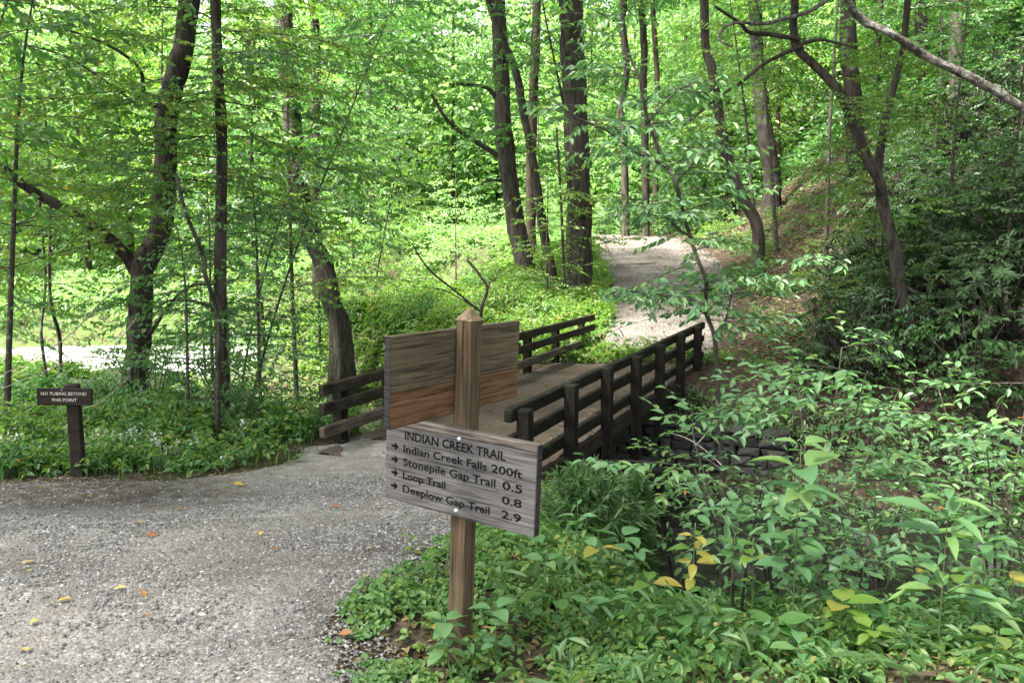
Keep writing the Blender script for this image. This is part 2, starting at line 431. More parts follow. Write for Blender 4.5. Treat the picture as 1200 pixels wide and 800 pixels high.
# pebbles are plain stone: drop the green position mix
for nd in list(M['pebble'].node_tree.nodes):
    if nd.type == 'MIX' and nd.blend_type == 'MIX': nd.inputs[0].default_value = 0.0

def forest_floor():
    m, n, l, p = mat('forest_floor')
    v = n.new('ShaderNodeNewGeometry').outputs['Position']
    vo = n.new('ShaderNodeTexVoronoi'); vo.inputs['Scale'].default_value = 16; l.new(v, vo.inputs['Vector'])
    se = n.new('ShaderNodeSeparateColor'); l.new(vo.outputs['Color'], se.inputs[0])
    r = ramp(n, [(0, (.02, .015, .011)), (.5, (.045, .032, .023)), (.85, (.085, .062, .045)), (1, (.14, .105, .078))]); l.new(se.outputs[0], r.inputs[0])
    a = noise(n, l, .5, 5, .6, v); b = noise(n, l, 6, 5, .7, v)
    c = mixc(n, l, b.outputs['Fac'], r.outputs[0], (.028, .022, .015))
    at = n.new('ShaderNodeAttribute'); at.attribute_name = 'moss'
    rm = ramp(n, [(.42, (0, 0, 0)), (.62, (1, 1, 1))]); l.new(b.outputs['Fac'], rm.inputs[0])
    mm = n.new('ShaderNodeMath'); mm.operation = 'MULTIPLY'; l.new(at.outputs['Fac'], mm.inputs[0]); l.new(rm.outputs[0], mm.inputs[1])
    c = mixc(n, l, mm.outputs[0], c, (.06, .10, .025))
    l.new(c, p.inputs['Base Color']); p.inputs['Roughness'].default_value = .95; p.inputs['Specular IOR Level'].default_value = .1
    b1 = bump(n, l, se.outputs[1], .7, .02, None); bump(n, l, b.outputs['Fac'], .8, .06, p, b1)
    return m
M['floor'] = forest_floor()

def water(name='stream_water', f0=.66, f1=.76):
    m, n, l, p = mat(name)
    v = n.new('ShaderNodeNewGeometry').outputs['Position']
    a = noise(n, l, 3.0, 5, .65, v, (1, 1.6, 1), .8); b = noise(n, l, 11, 3, .6, v)
    f = noise(n, l, 1.6, 6, .75, v, (1, 2, 1), 1.5)
    rf = ramp(n, [(f0, (.008, .009, .007)), (f1, (.55, .57, .56))]); l.new(f.outputs['Fac'], rf.inputs[0])
    l.new(rf.outputs[0], p.inputs['Base Color'])
    p.inputs['Roughness'].default_value = .09; p.inputs['IOR'].default_value = 1.33; p.inputs['Specular IOR Level'].default_value = .42
    b1 = bump(n, l, a.outputs['Fac'], .6, .10, None); bump(n, l, b.outputs['Fac'], .35, .03, p, b1)
    return m
M['water'] = water(); M['river'] = water('river_riffle', .42, .60)

def stone_mat():
    m, n, l, p = mat('wall_stone')
    tc = n.new('ShaderNodeTexCoord'); oi = n.new('ShaderNodeObjectInfo')
    a = noise(n, l, 9, 6, .7, tc.outputs['Object'])
    r = ramp(n, [(0, (.02, .019, .017)), (1, (.075, .07, .064))]); l.new(oi.outputs['Random'], r.inputs[0])
    c = mixc(n, l, .6, r.outputs[0], mixc(n, l, a.outputs['Fac'], (.010, .010, .009), (.06, .058, .052)))
    l.new(c, p.inputs['Base Color']); p.inputs['Roughness'].default_value = .9
    bump(n, l, a.outputs['Fac'], .8, .03, p)
    return m
M['stone'] = stone_mat()
M['mortar'] = plain('wall_mortar', (.015, .014, .012), .95)
M['rock'] = bark('creek_rock', (.010, .010, .009), (.042, .041, .038), zs=(3, 3, 3), bd=.03)

# ------------------------------------------------------------------ terrain
BD = np.array([.42419, .90557]); BN = np.array([BD[1], -BD[0]])     # bridge direction, right-hand normal
def bw(s, t): return BD*s+BN*t
DECK = -.40
def poly_dist(x, y, P):
    P = np.asarray(P, float); best = np.full(np.shape(x), 1e9)
    for a, b in zip(P[:-1], P[1:]):
        d = b-a; L = d@d
        q = np.clip(((x-a[0])*d[0]+(y-a[1])*d[1])/L, 0, 1)
        best = np.minimum(best, np.hypot(x-a[0]-q*d[0], y-a[1]-q*d[1]))
    return best
CREEK = np.array([(40, 3.0), (20, 7.0), (12, 8.6), (7, 9.3), (4.3, 9.9), tuple(bw(10.55, -4.36)), (-2.6, 13.4), (-5.5, 16.5), (-8.5, 19.5), (-13, 22.5)])
RIVER = np.array([(-6, 27), (-12, 25), (-20, 24.2), (-34, 24.5), (-60, 22)])
def H(x, y):
    x = np.asarray(x, float); y = np.asarray(y, float)
    base = -.4*ss(4, 8.6, y)
    q = np.clip(y-15.5, 0, 60); rampv = np.where(q < 17, .135*q, 2.3+.02*(q-17))
    rampv = rampv*(.25+.75*ss(-16, 0, x))
    far = ss(11, 16, y)
    base = base+rampv-.9*ss(-6, -13, x)*far
    xr = 5.9+np.clip(y-14, 0, 30)*.16
    across = (x*BD[0]+y*BD[1])-10.6-.0*x          # behind the creek
    hill = np.log1p(np.exp(np.clip((x-xr)*1.6, -30, 30)))/1.6
    base = base+(.52+.3*ss(17, 23, y))*hill*ss(.6, 4.5, across)*(1-.6*ss(10, 40, hill))
    base = base+.22*np.clip(y-52, 0, 80)
    dl = np.log1p(np.exp(np.clip((-22-x)*.5, -30, 30)))/.5
    base = base+.25*dl*ss(30, 38, y)
    near = poly_dist(x, y, CREEK); s = x*BD[0]+y*BD[1]; t = x*BN[0]+y*BN[1]
    under = np.exp(-((t+4.36)/2.4)**4)
    w0 = 1.0+.75*under; w1 = 3.4-.75*under
    # gentle near bank on the right of the bridge
    base = base-.36*np.clip(y-3.4, 0, 5.2)*ss(.25, 1.5, x)*ss(11, 8, s)
    c = ss(w0, w1, near)
    z = -2.25*(1-c)+base*c
    dr = poly_dist(x, y, RIVER); c2 = ss(3.6, 6.5, dr)
    z = -2.5*(1-c2)+z*c2
    z = z+.05*noise2(x, y, 1.3, 3)*ss(.5, 5, np.abs(s-11.4)+np.abs(t+4.36)*.6)+.16*noise2(x, y, .33, 11)*ss(14, 24, y)*ss(2.5, 6, np.abs(x-5))
    return z

def axis(lo, hi, d0, c0, c1, g=1.10):
    a = list(np.arange(c0, c1, d0)); d = d0
    while a[-1] < hi: d *= g; a.append(a[-1]+d)
    b = []; d = d0; q = c0
    while q > lo: d *= g; q -= d; b.append(q)
    return np.array(b[::-1]+a)
gx = axis(-75, 75, .13, -8, 9); gy = axis(-8, 130, .13, 1, 18)
X, Y = np.meshgrid(gx, gy); Z = H(X, Y)
def grid_tris(ny, nx):
    i = np.arange(ny-1)[:, None]*nx; j = np.arange(nx-1)[None]
    a = i+j; return np.concatenate([np.stack([a, a+1, a+nx+1], -1).reshape(-1, 3), np.stack([a, a+nx+1, a+nx], -1).reshape(-1, 3)])
g = GB(); g.add(np.stack([X, Y, Z], -1), grid_tris(*X.shape), True)
ground = tag(g.obj('ground', M['floor']), kind='structure')
moss = ss(17, 24, Y)*ss(5.0, 2.0, X-.15*(Y-20))*.95+ss(-1.5, -3.5, X)*ss(7.3, 8.3, Y)*.7+ss(-.5, .5, X)*ss(8, 5, Y)*.25
at = ground.data.attributes.new('moss', 'FLOAT', 'POINT'); at.data.foreach_set('value', moss.ravel().astype(np.float32))

# near gravel trail, draped, ragged edge
def inpoly(x, y, P):
    P = np.asarray(P, float); r = np.zeros(np.shape(x), bool); j = len(P)-1
    for i in range(len(P)):
        xi, yi = P[i]; xj, yj = P[j]
        r ^= ((yi > y) != (yj > y)) & (x < (xj-xi)*(y-yi)/(yj-yi+1e-12)+xi); j = i
    return r
def psd(x, y, P):
    d = poly_dist(x, y, np.vstack([P, P[:1]])); return np.where(inpoly(x, y, P), d, -d)
TRAIL = np.array([(-22, 7.0), (-9, 7.35), (-4.9, 7.55), (-2.9, 7.75), (-2.3, 8.6), tuple(bw(7.1, -6.0)), tuple(bw(7.7, -5.6)), tuple(bw(7.7, -3.12)), tuple(bw(6.6, -3.0)), (-.05, 6.3), (-.42, 5.35), (-.62, 4.7), (-.95, 4.1), (-.72, 3.45), (-.45, 2.7), (-.2, 1.5), (0, -4), (-22, -4)])
FAR = np.array([tuple(bw(15.6, -5.5)), (2.3, 18.2), (2.55, 20), (2.95, 24), (3.05, 28), (3.3, 32), (2.6, 36), (1.0, 41), (5.0, 41), (6.3, 36), (6.7, 32), (6.9, 28), (6.4, 24), (5.5, 20), (4.5, 17.3), tuple(bw(15.6, -3.1))])
def drape(name, P, m, dx, lo, hi, amp, up=.012):
    xs = np.arange(lo[0], hi[0], dx); ys = np.arange(lo[1], hi[1], dx)
    X, Y = np.meshgrid(xs, ys)
    d = psd(X, Y, P)+amp*noise2(X, Y, 2.2, 7)+amp*.6*noise2(X, Y, 7, 17)
    Z = H(X, Y)+up*ss(-.02, .12, d)-.02*(d < 0)+.006*noise2(X, Y, 9, 5)*ss(.05, .3, d)
    t = grid_tris(*X.shape); keep = (d.ravel()[t] > -dx*1.2).all(1)
    t = t[keep]; used = np.unique(t); mp = np.full(X.size, -1); mp[used] = np.arange(len(used))
    g = GB(); g.add(np.stack([X, Y, Z], -1).reshape(-1, 3)[used], mp[t], True)
    o = tag(g.obj(name, m), kind='structure'); xx, yy = X.ravel()[used], Y.ravel()[used]
    dv = ss(.95, .05, d.ravel()[used]+.35*noise2(xx, yy, 1.7, 12))*(.85 if name == 'trail' else .5)*(1-.6*ss(1.0, -1.0, yy-4.5)*(name == 'trail'))
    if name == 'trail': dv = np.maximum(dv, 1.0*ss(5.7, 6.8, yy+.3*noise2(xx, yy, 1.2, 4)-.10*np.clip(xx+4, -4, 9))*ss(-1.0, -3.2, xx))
    s_ = xx*BD[0]+yy*BD[1]; t_ = xx*BN[0]+yy*BN[1]; end = ss(2.2, 1.0, np.abs(t_+4.4))
    dv = dv*(1-end*(ss(4.9, 6.0, s_) if name == 'trail' else ss(18.5, 17, s_)))
    a_ = o.data.attributes.new('dirt', 'FLOAT', 'POINT'); a_.data.foreach_set('value', dv.astype(np.float32))
    return o
drape('trail', TRAIL, M['gravel'], .07, (-14, -3), (1.2, 9.6), .10)
drape('far_trail', FAR, M['far_gravel'], .12, (-1, 14), (9, 42), .30, .02)

# water
def ribbon(name, P, hw, z, m, k=60):
    P3 = smooth_path(np.c_[P, np.full(len(P), z)], k); T = np.gradient(P3[:, :2], axis=0); T /= np.linalg.norm(T, axis=1)[:, None]
    N = np.c_[T[:, 1], -T[:, 0]]; f = np.linspace(-1, 1, 9)
    V = P3[:, None, :]+np.concatenate([N[:, None]*f[None, :, None]*hw, np.zeros((k, 9, 1))], 2)
    g = GB(); g.add(V, grid_tris(k, 9)[:, ::-1], True); return tag(g.obj(name, m), kind='structure')
ribbon('creek_water', CREEK, 2.0, -1.93, M['water'])
ribbon('river_water', RIVER, 5.2, -1.99, M['river'])

# ------------------------------------------------------------------ trail sign
def add_text(txt, x0, z0, width, h, m, parent, yface, name='lettering', off=.0):
    cu = bpy.data.curves.new(name, 'FONT'); cu.body = txt; cu.size = 1.0; cu.offset = off; cu.extrude = 0
    cu.resolution_u = 3
    tmp = bpy.data.objects.new(name, cu); COL.objects.link(tmp)
    dg = bpy.context.evaluated_depsgraph_get(); me = bpy.data.meshes.new_from_object(tmp.evaluated_get(dg))
    bpy.data.objects.remove(tmp); bpy.data.curves.remove(cu)
    n = len(me.vertices); v = np.zeros(n*3, np.float32); me.vertices.foreach_get('co', v); v = v.reshape(-1, 3)
    caph = .729 if v[:, 1].max() <= .01 else None
    x = (v[:, 0]-v[:, 0].min())/(v[:, 0].max()-v[:, 0].min()); sy = h/.70
    out = np.c_[x0+x*width, np.full(n, yface), z0+v[:, 1]*sy].astype(np.float32)
    me.vertices.foreach_set('co', out.ravel()); me.materials.clear(); me.materials.append(m); me.name = name; me.update()
    return link(name, me, parent)

SB = (-.250, 3.57)
sg = thing('trail_sign', 'wooden trail signpost with grey lettered board below a blank-backed brown board', 'signpost', (SB[0], SB[1], -.03), R(-33))
lean = Matrix.Rotation(R(2.1), 4, 'Y')
sg.matrix_world = Matrix.Translation((SB[0], SB[1], 0.0)) @ lean @ Matrix.Rotation(R(-33), 4, 'Z')
PW = .086
g = GB(); h = PW/2; b = .004
def ring8(z, h, b): return [(-h+b,-h,z),(h-b,-h,z),(h,-h+b,z),(h,h-b,z),(h-b,h,z),(-h+b,h,z),(-h,h-b,z),(-h,-h+b,z)]
zs = list(np.linspace(-.3, 1.625, 14)); V = []
for z in zs: V += ring8(z, h, b)
V += ring8(1.635, h+.001, b); V = np.array(V)
T = []
for k in range(len(zs)):
    for i in range(8):
        a, c = k*8+i, k*8+(i+1) % 8; T += [(a, c, c+8), (a, c+8, a+8)]
g.add(V, T); g.obj('post', M['post_wood'], sg)
g = GB(); hh = h+.002
g.add([(-hh,-hh,1.634),(hh,-hh,1.634),(hh,hh,1.634),(-hh,hh,1.634),(0,0,1.69),(-hh,-hh,1.63),(hh,-hh,1.63),(hh,hh,1.63),(-hh,hh,1.63)], [(0,1,4),(1,2,4),(2,3,4),(3,0,4),(5,6,1),(5,1,0),(6,7,2),(6,2,1),(7,8,3),(7,3,2),(8,5,0),(8,0,3)])
g.obj('post_cap', wood('post_end_grain', (.14, .10, .062), (.27, .20, .125), 1), sg)
# lower board: lies on the -Y face of the post (its local x runs along the board)
BL, BH, BT = .835, .402, .04
lb = thing('board', None, None); lb.parent = sg; lb.location = (.012, -h-BT/2-.001, .949)
g = GB(); box(g, (0, 0, -.018), (BL, BT, BH-.036), bev=.003); g.obj('plank', M['sign_grey'], lb)
g = GB(); box(g, (0, 0, BH/2-.0175), (BL, BT, .0345), bev=.003); o = g.obj('plank', wood('top_plank_brown', (.07, .062, .055), (.19, .168, .148), 0), lb)
g = GB(); box(g, (BL/2+.0015, 0, 0), (.003, BT-.004, BH-.006)); g.obj('end_face', M['edge_dark'], lb)  # thin dark sheet covering the end of the board
yf = -BT/2-.0012
X0 = -BL/2
def fx(f): return X0+f*BL
def fz(f): return BH/2-f*BH
CH = .088*BH
rows = [('INDIAN CREEK TRAIL', .140, .815, .238, CH*1.12), ('Indian Creek Falls', .132, .70, .392, CH), ('200ft', .728, .92, .392, CH), ('Stonepile Gap Trail', .132, .757, .552, CH), ('0.5', .80, .922, .552, CH),
        ('Loop Trail', .132, .432, .712, CH), ('0.8', .80, .922, .712, CH), ('Deeplow Gap Trail', .132, .727, .872, CH), ('2.9', .80, .922, .872, CH)]
for (tx, a, c, zf, ch) in rows:
    add_text(tx, fx(a), fz(zf), (c-a)*BL, ch, M['ink'], lb, yf, off=.018)
for zf in (.345, .505, .665, .825):
    g = GB(); cx, cz = fx(.072), fz(zf); q = .021
    g.add([(cx-q*1.1,yf,cz-.006),(cx,yf,cz-.006),(cx,yf,cz+.006),(cx-q*1.1,yf,cz+.006),(cx-.003,yf,cz-q),(cx+q*.95,yf,cz),(cx-.003,yf,cz+q)], [(0,1,2),(0,2,3),(4,5,6)])
    g.obj('arrow', M['ink'], lb)
def bolt(parent, x, y, z, r=.011):
    g = GB(); n = 10; V = [(x, y-.008, z)]; T = []
    for k, (rr, yy) in enumerate(((r*.7, y-.006), (r, y-.001), (r*1.05, y+.002))):
        V += [(x+rr*math.cos(a), yy, z+rr*math.sin(a)) for a in np.linspace(0, 6.283, n, endpoint=False)]
    for i in range(n):
        j = (i+1) % n; T.append((0, 1+i, 1+j))
        for k in range(2): T += [(1+k*n+i, 1+(k+1)*n+i, 1+(k+1)*n+j), (1+k*n+i, 1+(k+1)*n+j, 1+k*n+j)]
    g.add(V, T, True); g.obj('bolt', M['bolt'], parent)
bolt(lb, .012, -BT/2, BH/2-.042); bolt(lb, .006, -BT/2, -BH/2+.028)
# upper board: on the -X face of the post, runs along local y
UL, UH, UT = .95, .386, .035
ub = thing('board', None, None); ub.parent = sg; ub.location = (-h-UT/2-.001, .012, 1.398); ub.rotation_euler = (0, 0, R(90-.5))
ub['label'] = 'brown board seen from its blank back, two planks high'
# local x of ub runs along post +y ; its -y face looks at the post (+X)
g = GB(); box(g, (0, 0, UH/2-.118), (UL, UT, .236), bev=.003); g.obj('plank', M['board_up'], ub)
g = GB(); box(g, (0, .0005, -UH/2+.0745), (UL, UT, .148), bev=.003); g.obj('plank', M['board_lo'], ub)
g = GB(); box(g, (-UL/2-.0015, 0, 0), (.003, UT-.003, UH-.004)); g.obj('end_face', M['edge_dark'], ub)  # same dark sheet on the near end of this board

# ------------------------------------------------------------------ small brown warning sign
p0 = px(92, 548, 7.75); zg = float(H(p0[0], 7.75))
ws = thing('warning_sign', 'small dark brown sign on a stubby post reading NO TUBING BEYOND THIS POINT', 'sign', (p0[0], 7.75, zg), R(9))
def rel(u, v): return px(u, v, 7.75)[2]-zg
g = GB(); box(g, (0, 0, rel(88, 450)/2-.1), (.11, .11, rel(88, 450)+.2), bev=.008); g.obj('post', M['sign_brown'], ws)
zc = (rel(80, 454)+rel(80, 472))/2; sw = 60/942*7.75
wb = thing('board', None, None); wb.parent = ws; wb.location = (-.045, -.085, zc+.005); wb.rotation_euler = (0, R(2.2), 0)
g = GB(); box(g, (0, 0, 0), (sw, .04, .165), bev=.004); g.obj('panel', M['sign_brown'], wb)
add_text('NO TUBING BEYOND', -sw*.42, .018, sw*.83, .030, M['paint'], wb, -.0212, off=.01)
add_text('THIS POINT', -sw*.23, -.044, sw*.46, .030, M['paint'], wb, -.0212, off=.01)
bolt(wb, -.02, -.02, .066, .006)

# ------------------------------------------------------------------ footbridge
S0 = 11.4; bc = bw(S0, -4.36)
br = thing('footbridge', 'dark timber footbridge with three-rail fences and a gravel deck across the creek', 'bridge', (bc[0], bc[1], DECK), math.atan2(BD[1], BD[0]))
def lx(s): return s-S0
g = GB(); nx_, ny_ = 90, 26
xs = np.linspace(lx(6.95), lx(15.9), nx_); ys = np.linspace(-1.22, 1.28, ny_); XX, YY = np.meshgrid(xs, ys)
ZZ = .014*noise2(XX, YY, 3, 9)+.03*ss(.9, 1.25, np.abs(YY))*(.5+.5*noise2(XX, YY, 6, 2))+.02
g.add(np.stack([XX, YY, ZZ], -1), grid_tris(*XX.shape), True); g.obj('deck_gravel', M['deck'], br)
g = GB(); box(g, (lx(11.4), .03, -.05), (8.9, 2.5, .12)); g.obj('deck', M['curb'], br)
for y in (-1.16, -.4, .45, 1.22):
    g = GB(); box(g, (lx(11.1), y, -.20), (8.3, .18, .2), bev=.012); g.obj('stringer', M['rail_wood'], br)
g = GB(); box(g, (lx(11.1), -1.262, -.05), (8.6, .06, .17), bev=.01); g.obj('edge_beam', M['rail_left'], br)
RS = [7.14, 8.41, 9.72, 10.98, 12.25, 13.55, 14.85]
def post_s(u, t, z):      # along-bridge position whose post top shows at column u
    lo, hi = 6, 17
    for _ in range(40):
        m_ = (lo+hi)/2; q = bw(m_, t); dz = z-CAM_Z
        dep = q[1]*math.cos(PITCH)-dz*math.sin(PITCH)
        if 600+F_PX*q[0]/dep < u: lo = m_
        else: hi = m_
    return lo
RS = [post_s(u, -3.02, .42) for u in (618, 671, 714, 748, 775.5, 799.5, 819)]
LS = [post_s(u, -5.66, .35) for u in (398, 455, 508, 556, 589, 618, 651, 681)]
for s_ in RS:
    hgt = .80+random.uniform(-.015, .03); low = -.62
    g = GB(); box(g, (0, 0, (hgt+low)/2), (.135, .125, hgt-low), bev=.008); o = g.obj('post', M['rail_post'], br, (lx(s_), -1.325, 0)); o.rotation_euler = (R(random.uniform(-1, 1)), R(random.uniform(-1, 1)), 0)
for s_ in LS:
    hgt = .755; low = -.62
    g = GB(); box(g, (0, 0, (hgt+low)/2), (.135, .125, hgt-low), bev=.008); g.obj('post', M['rail_post'], br, (lx(s_), 1.30, 0))
for k, zt in enumerate((.80, .55, .245)):
    cuts = [6.62-.02*k, RS[2], RS[4], 15.22]
    for a, c in zip(cuts[:-1], cuts[1:]):
        g = GB(); box(g, (0, 0, 0), (c-a-.012, .085, .125+random.uniform(-.006, .006)), bev=.012); o = g.obj('rail', M['rail_wood'], br, (lx((a+c)/2), -1.215+random.uniform(-.006, .006), zt-.062+random.uniform(-.006, .006))); o.rotation_euler = (R(random.uniform(-2, 2)), R(random.uniform(-.25, .25)), R(random.uniform(-.2, .2)))
for k, zt in enumerate((.80, .575, .32)):
    cuts = [6.92, LS[3], (15.9, 15.9, 16.4)[k]]
    for a, c in zip(cuts[:-1], cuts[1:]):
        g = GB(); box(g, (0, 0, 0), (c-a-.012, .08, .125+random.uniform(-.006, .006)), bev=.012); o = g.obj('rail', (M['rail_left'], M['rail_left'], M['curb'])[k], br, (lx((a+c)/2), 1.19+random.uniform(-.006, .006), zt-.062+random.uniform(-.006, .006))); o.rotation_euler = (R(random.uniform(-2, 2)), R(random.uniform(-.2, .2)), 0)
for s_ in RS:
    for zt in (.74, .49, .185):
        g = GB(); tube(g, np.array([(0, 0, 0), (0, -.012, 0)]), [.014, .012], 8); g.obj('bolt', M['mortar'], br, (lx(s_), -1.388, zt))
xs = rng.uniform(lx(7), lx(15.8), 420); ys = np.clip(rng.normal(0, 1, 420)*.25+rng.choice([-1.05, 1.1, -.9, .2], 420), -1.2, 1.22); a_ = rng.uniform(0, 6.28, 420); g = GB()
leaves(g, np.stack([xs, ys, .05+.03*(abs(ys) > .9)], -1), np.stack([np.cos(a_), np.sin(a_), 0*a_], -1), np.stack([rng.normal(0, .3, 420), rng.normal(0, .3, 420), np.ones(420)], -1), rng.uniform(.03, .085, 420), .5, L4)
tag(g.obj('leaf_litter', M['brown_leaf'], br), kind='stuff')
# masonry abutments: every stone a part
def abut(s_, face):
    g = GB(); box(g, (lx(s_)+face*.22, -.75, -1.45), (.36, 4.8, 1.7)); g.obj('abutment_core', M['mortar'], br)
    z = -2.25
    while z < -.62:
        hh = random.uniform(.10, .19); y = -3.1
        while y < 1.7:
            ww = random.uniform(.18, .48)
            g = GB(); V, T = rock_mesh(.5)
            g.add(V*np.array([.17, ww*.53, hh*.53]), T)
            o = g.obj('stone', M['stone'], br, (lx(s_)+face*.04+random.uniform(-.02, .02), y+ww/2, z+hh/2)); o.rotation_euler = (random.uniform(-.05, .05),)*3
            y += ww
        z += hh
def rock_mesh(jag=.3):
    V = []; T = []
    for (x, y, z) in [(a, b, c) for a in (-1, 1) for b in (-1, 1) for c in (-1, 1)]: V.append((x*.8, y*.85, z*.8))
    for ax in range(3):
        for sgn in (-1, 1):
            q = [0, 0, 0]; q[ax] = sgn; V.append(q)
    V = np.array(V, float)+rng.normal(0, .09*jag*2, (14, 3))
    quads = [((0,1,3,2),8),((4,6,7,5),9),((0,4,5,1),10),((2,3,7,6),11),((0,2,6,4),12),((1,5,7,3),13)]
    for q, c in quads:
        for i in range(4): T.append((q[i], q[(i+1) % 4], c))
    return V, np.array(T)
abut(12.75, 1); 
g = GB(); box(g, (lx(8.2)-.2, 0, -1.45), (.5, 3.2, 1.6)); g.obj('near_abutment', M['stone'], br)
# side wing of rough stones under the near right corner
for k in range(26):
    hh = random.uniform(.10, .17); ww = random.uniform(.2, .42); V, T = rock_mesh(.5)
    g = GB(); g.add(V*np.array([ww*.5, .14, hh*.52]), T)
    g.obj('stone', M['stone'], br, (lx(7.3)+(k % 5)*.36+random.uniform(-.05, .05), -1.47+random.uniform(-.03, .03), -.72-(k//5)*.14))

# ------------------------------------------------------------------ trees
def tr_path(pts, Y, top=None, n=40, Y2=None):
    P = [px(u, v, Y if Y2 is None else Y+(Y2-Y)*k/(len(pts)-1)) for k, (u, v) in enumerate(pts)]
    P = [p+np.array([0, (0 if k == 0 else random.uniform(-.12, .12)), 0]) for k, p in enumerate(P)]
    z0 = float(H(P[0][0], P[0][1]))-.25
    if P[0][2] > z0+.1: P.insert(0, np.array([P[0][0]+(P[0][0]-P[1][0])*.1, P[0][1], z0]))
    else: P[0][2] = min(P[0][2], z0+.2)
    if top:
        d = P[-1]-P[-3]; d = d/max(.3, d[2]); q = P[-1]
        while q[2] < top:
            d = d*.9+np.array([random.uniform(-.07, .07), random.uniform(-.07, .07), .1]); d = d/d[2]
            q = q+d*2.0; P.append(q)
    return smooth_path(P, n)
def on_path(P, z): 
    i = int(np.argmin(abs(P[:, 2]-z))); return P[i]

class Tree:
    def __init__(s, name, label, Y, pts, w0, w1, barkm, top=15, group=None, n=110, lump=.04, flare=.6, cat='tree', sides=22, furrow=.09):
        s.P = tr_path(pts, Y, top, n); b = s.P[0].copy(); s.base = b
        s.root = thing(name, label, cat, tuple(b), 0, group)
        s.bk = barkm; m = F_PX/Y
        r0, r1 = w0/2/m, w1/2/m
        vis = [r0, (r0+r1)/2, r1] + ([r1*.8, r1*.3] if top else [])
        fr = np.linspace(0, 1, 3)*(.5 if top else 1)
        g = GB()
        zz = s.P[:, 2]; z1 = px(*pts[-1], Y)[2]
        rr = np.interp(zz, [zz[0], zz[0]+.5*(z1-zz[0]), z1, max(z1+.1, zz[-1])], [r0, (r0*.8+r1*.9)/1.7*1.0, r1, r1*(.3 if top else .8)])
        L = s.P-b
        tube(g, L, rr, sides, lump, flare, furrow); g.obj('trunk', barkm, s.root)
        s.sp = Spray(); s.Y = Y
    def limb(s, pts, w0, w1, dy=0.0, ext=None):
        k = len(pts); P = [px(u, v, s.Y+dy*i/(k-1)) for i, (u, v) in enumerate(pts)]
        if ext: P.append(P[-1]+np.array(ext))
        P = smooth_path(P, 6*k); m = F_PX/s.Y; g = GB()
        tube(g, P-s.base, [w0/2/m, w1/2/m], 7, .06); g.obj('limb', s.bk, s.root)
        return P
    def boughs(s, n, z0, z1, L0, L1, leaf=.09, az=None, rise=.12, droop=.1, **k):
        for i in range(n):
            z = z0+(z1-z0)*(i+rng.uniform(0, 1))/n; o = on_path(s.P, z)-s.base
            a = rng.uniform(0, 6.283) if az is None else rng.uniform(*az)
            s.sp.bough(o, a, rng.uniform(L0, L1), rise+rng.normal(0, .16), droop, leaf, **k)
    def along(s, P, n, L0, L1, f0=.3, leaf=.09, **k):
        for i in range(n):
            q = P[int((f0+(1-f0)*rng.uniform())*(len(P)-1))]-s.base
            s.sp.bough(q, rng.uniform(0, 6.283), rng.uniform(L0, L1), .08, .1, leaf, **k)
    def crown(s, mat_, tpl=L2, wr=.52, twigs=True):
        if s.sp.p: s.sp.build('crown', mat_, s.root, wr, tpl, s.bk if twigs else None)

# shared high canopies: leaf clumps on boughs, reused by the tall trees
def canopy_mesh(seed, rad, hgt, nb, leaf, m, fine=1.0):
    sp = Spray()
    for i in range(nb):
        f = (i+rng.uniform())/nb; z = f*hgt; prof = rad*(math.sin(math.pi*min(1, .18+.82*f))**.7)
        a = i*2.4+rng.uniform(-.4, .4)
        L = prof*rng.uniform(.55, 1.05); st = rng.uniform(0, .35)*L
        sp.bough((math.cos(a)*st, math.sin(a)*st, z), a, max(.8, L-st), rng.uniform(.0, .45), .04, leaf, gap=.34*fine, tw=.42, jit=.7, start=.1, drop=.5)
    p, d, n, l = sp.cat(); g = GB(); leaves(g, p, d, n, l, .6, L2)
    for (P, a, b) in sp.tw:
        if len(P) > 2: tube(g, P, [a*2.2, b*2], 3)
    return g.mesh('canopy', m)
CAN = [canopy_mesh(k, 4.6, 7.0, 95, .19, M['leaf']) for k in range(3)]
def high_crown(t, dz=0, sc=1.0, dx=0, dy=0):
    o = tag(link('crown', random.choice(CAN), t.root), kind='stuff'); q = t.P[-1]-t.base
    o.location = (q[0]+dx, q[1]+dy, q[2]-4.5+dz); o.rotation_euler = (0, 0, random.uniform(0, 6)); o.scale = (sc, sc, sc*.9)

T1 = Tree('tree', 'thick crooked tree with a forked bare limb on the left, behind the small brown sign', 11.5, [(157, 468), (160, 400), (168, 340), (173, 308), (184, 280), (189, 240), (191, 180), (194, 130), (206, 92), (217, 50), (222, 0)], 27, 22, M['bark'], 14, n=170, furrow=.12)
l1 = T1.limb([(160, 318), (148, 300), (115, 270), (85, 250), (40, 225), (0, 195), (-40, 170)], 17, 7, -1.2)
T1.limb([(172, 395), (215, 340), (262, 332)], 5, 2, -.5); T1.limb([(192, 125), (170, 118), (163, 80), (120, 50), (60, 30)], 6, 2, -1.0)
T1.limb([(163, 125), (130, 100), (80, 68), (30, 52)], 4, 1.5, -.8)
T1.boughs(26, 2.3, 5.6, 1.4, 3.2, .09, az=(2.4, 6.9)); T1.boughs(22, 2.4, 6.5, 1.5, 3.0, .095); T1.along(l1, 10, .8, 1.6)
T1.crown(M['leaf_y']); high_crown(T1)
T2 = Tree('tree', 'slim straight dark tree just right of the thick crooked tree', 11.0, [(262, 490), (260, 400), (261, 300), (258, 180), (257, 90), (256, 0)], 15, 11, M['bark'], 13, flare=.15)
T2.limb([(262, 372), (235, 355), (200, 352), (185, 362)], 4, 2, -.4); T2.limb([(258, 118), (240, 117), (212, 122)], 3.5, 2, -.3)
T2.boughs(32, .4, 5.8, 1.2, 2.6, .09); T2.crown(M['leaf']); high_crown(T2)
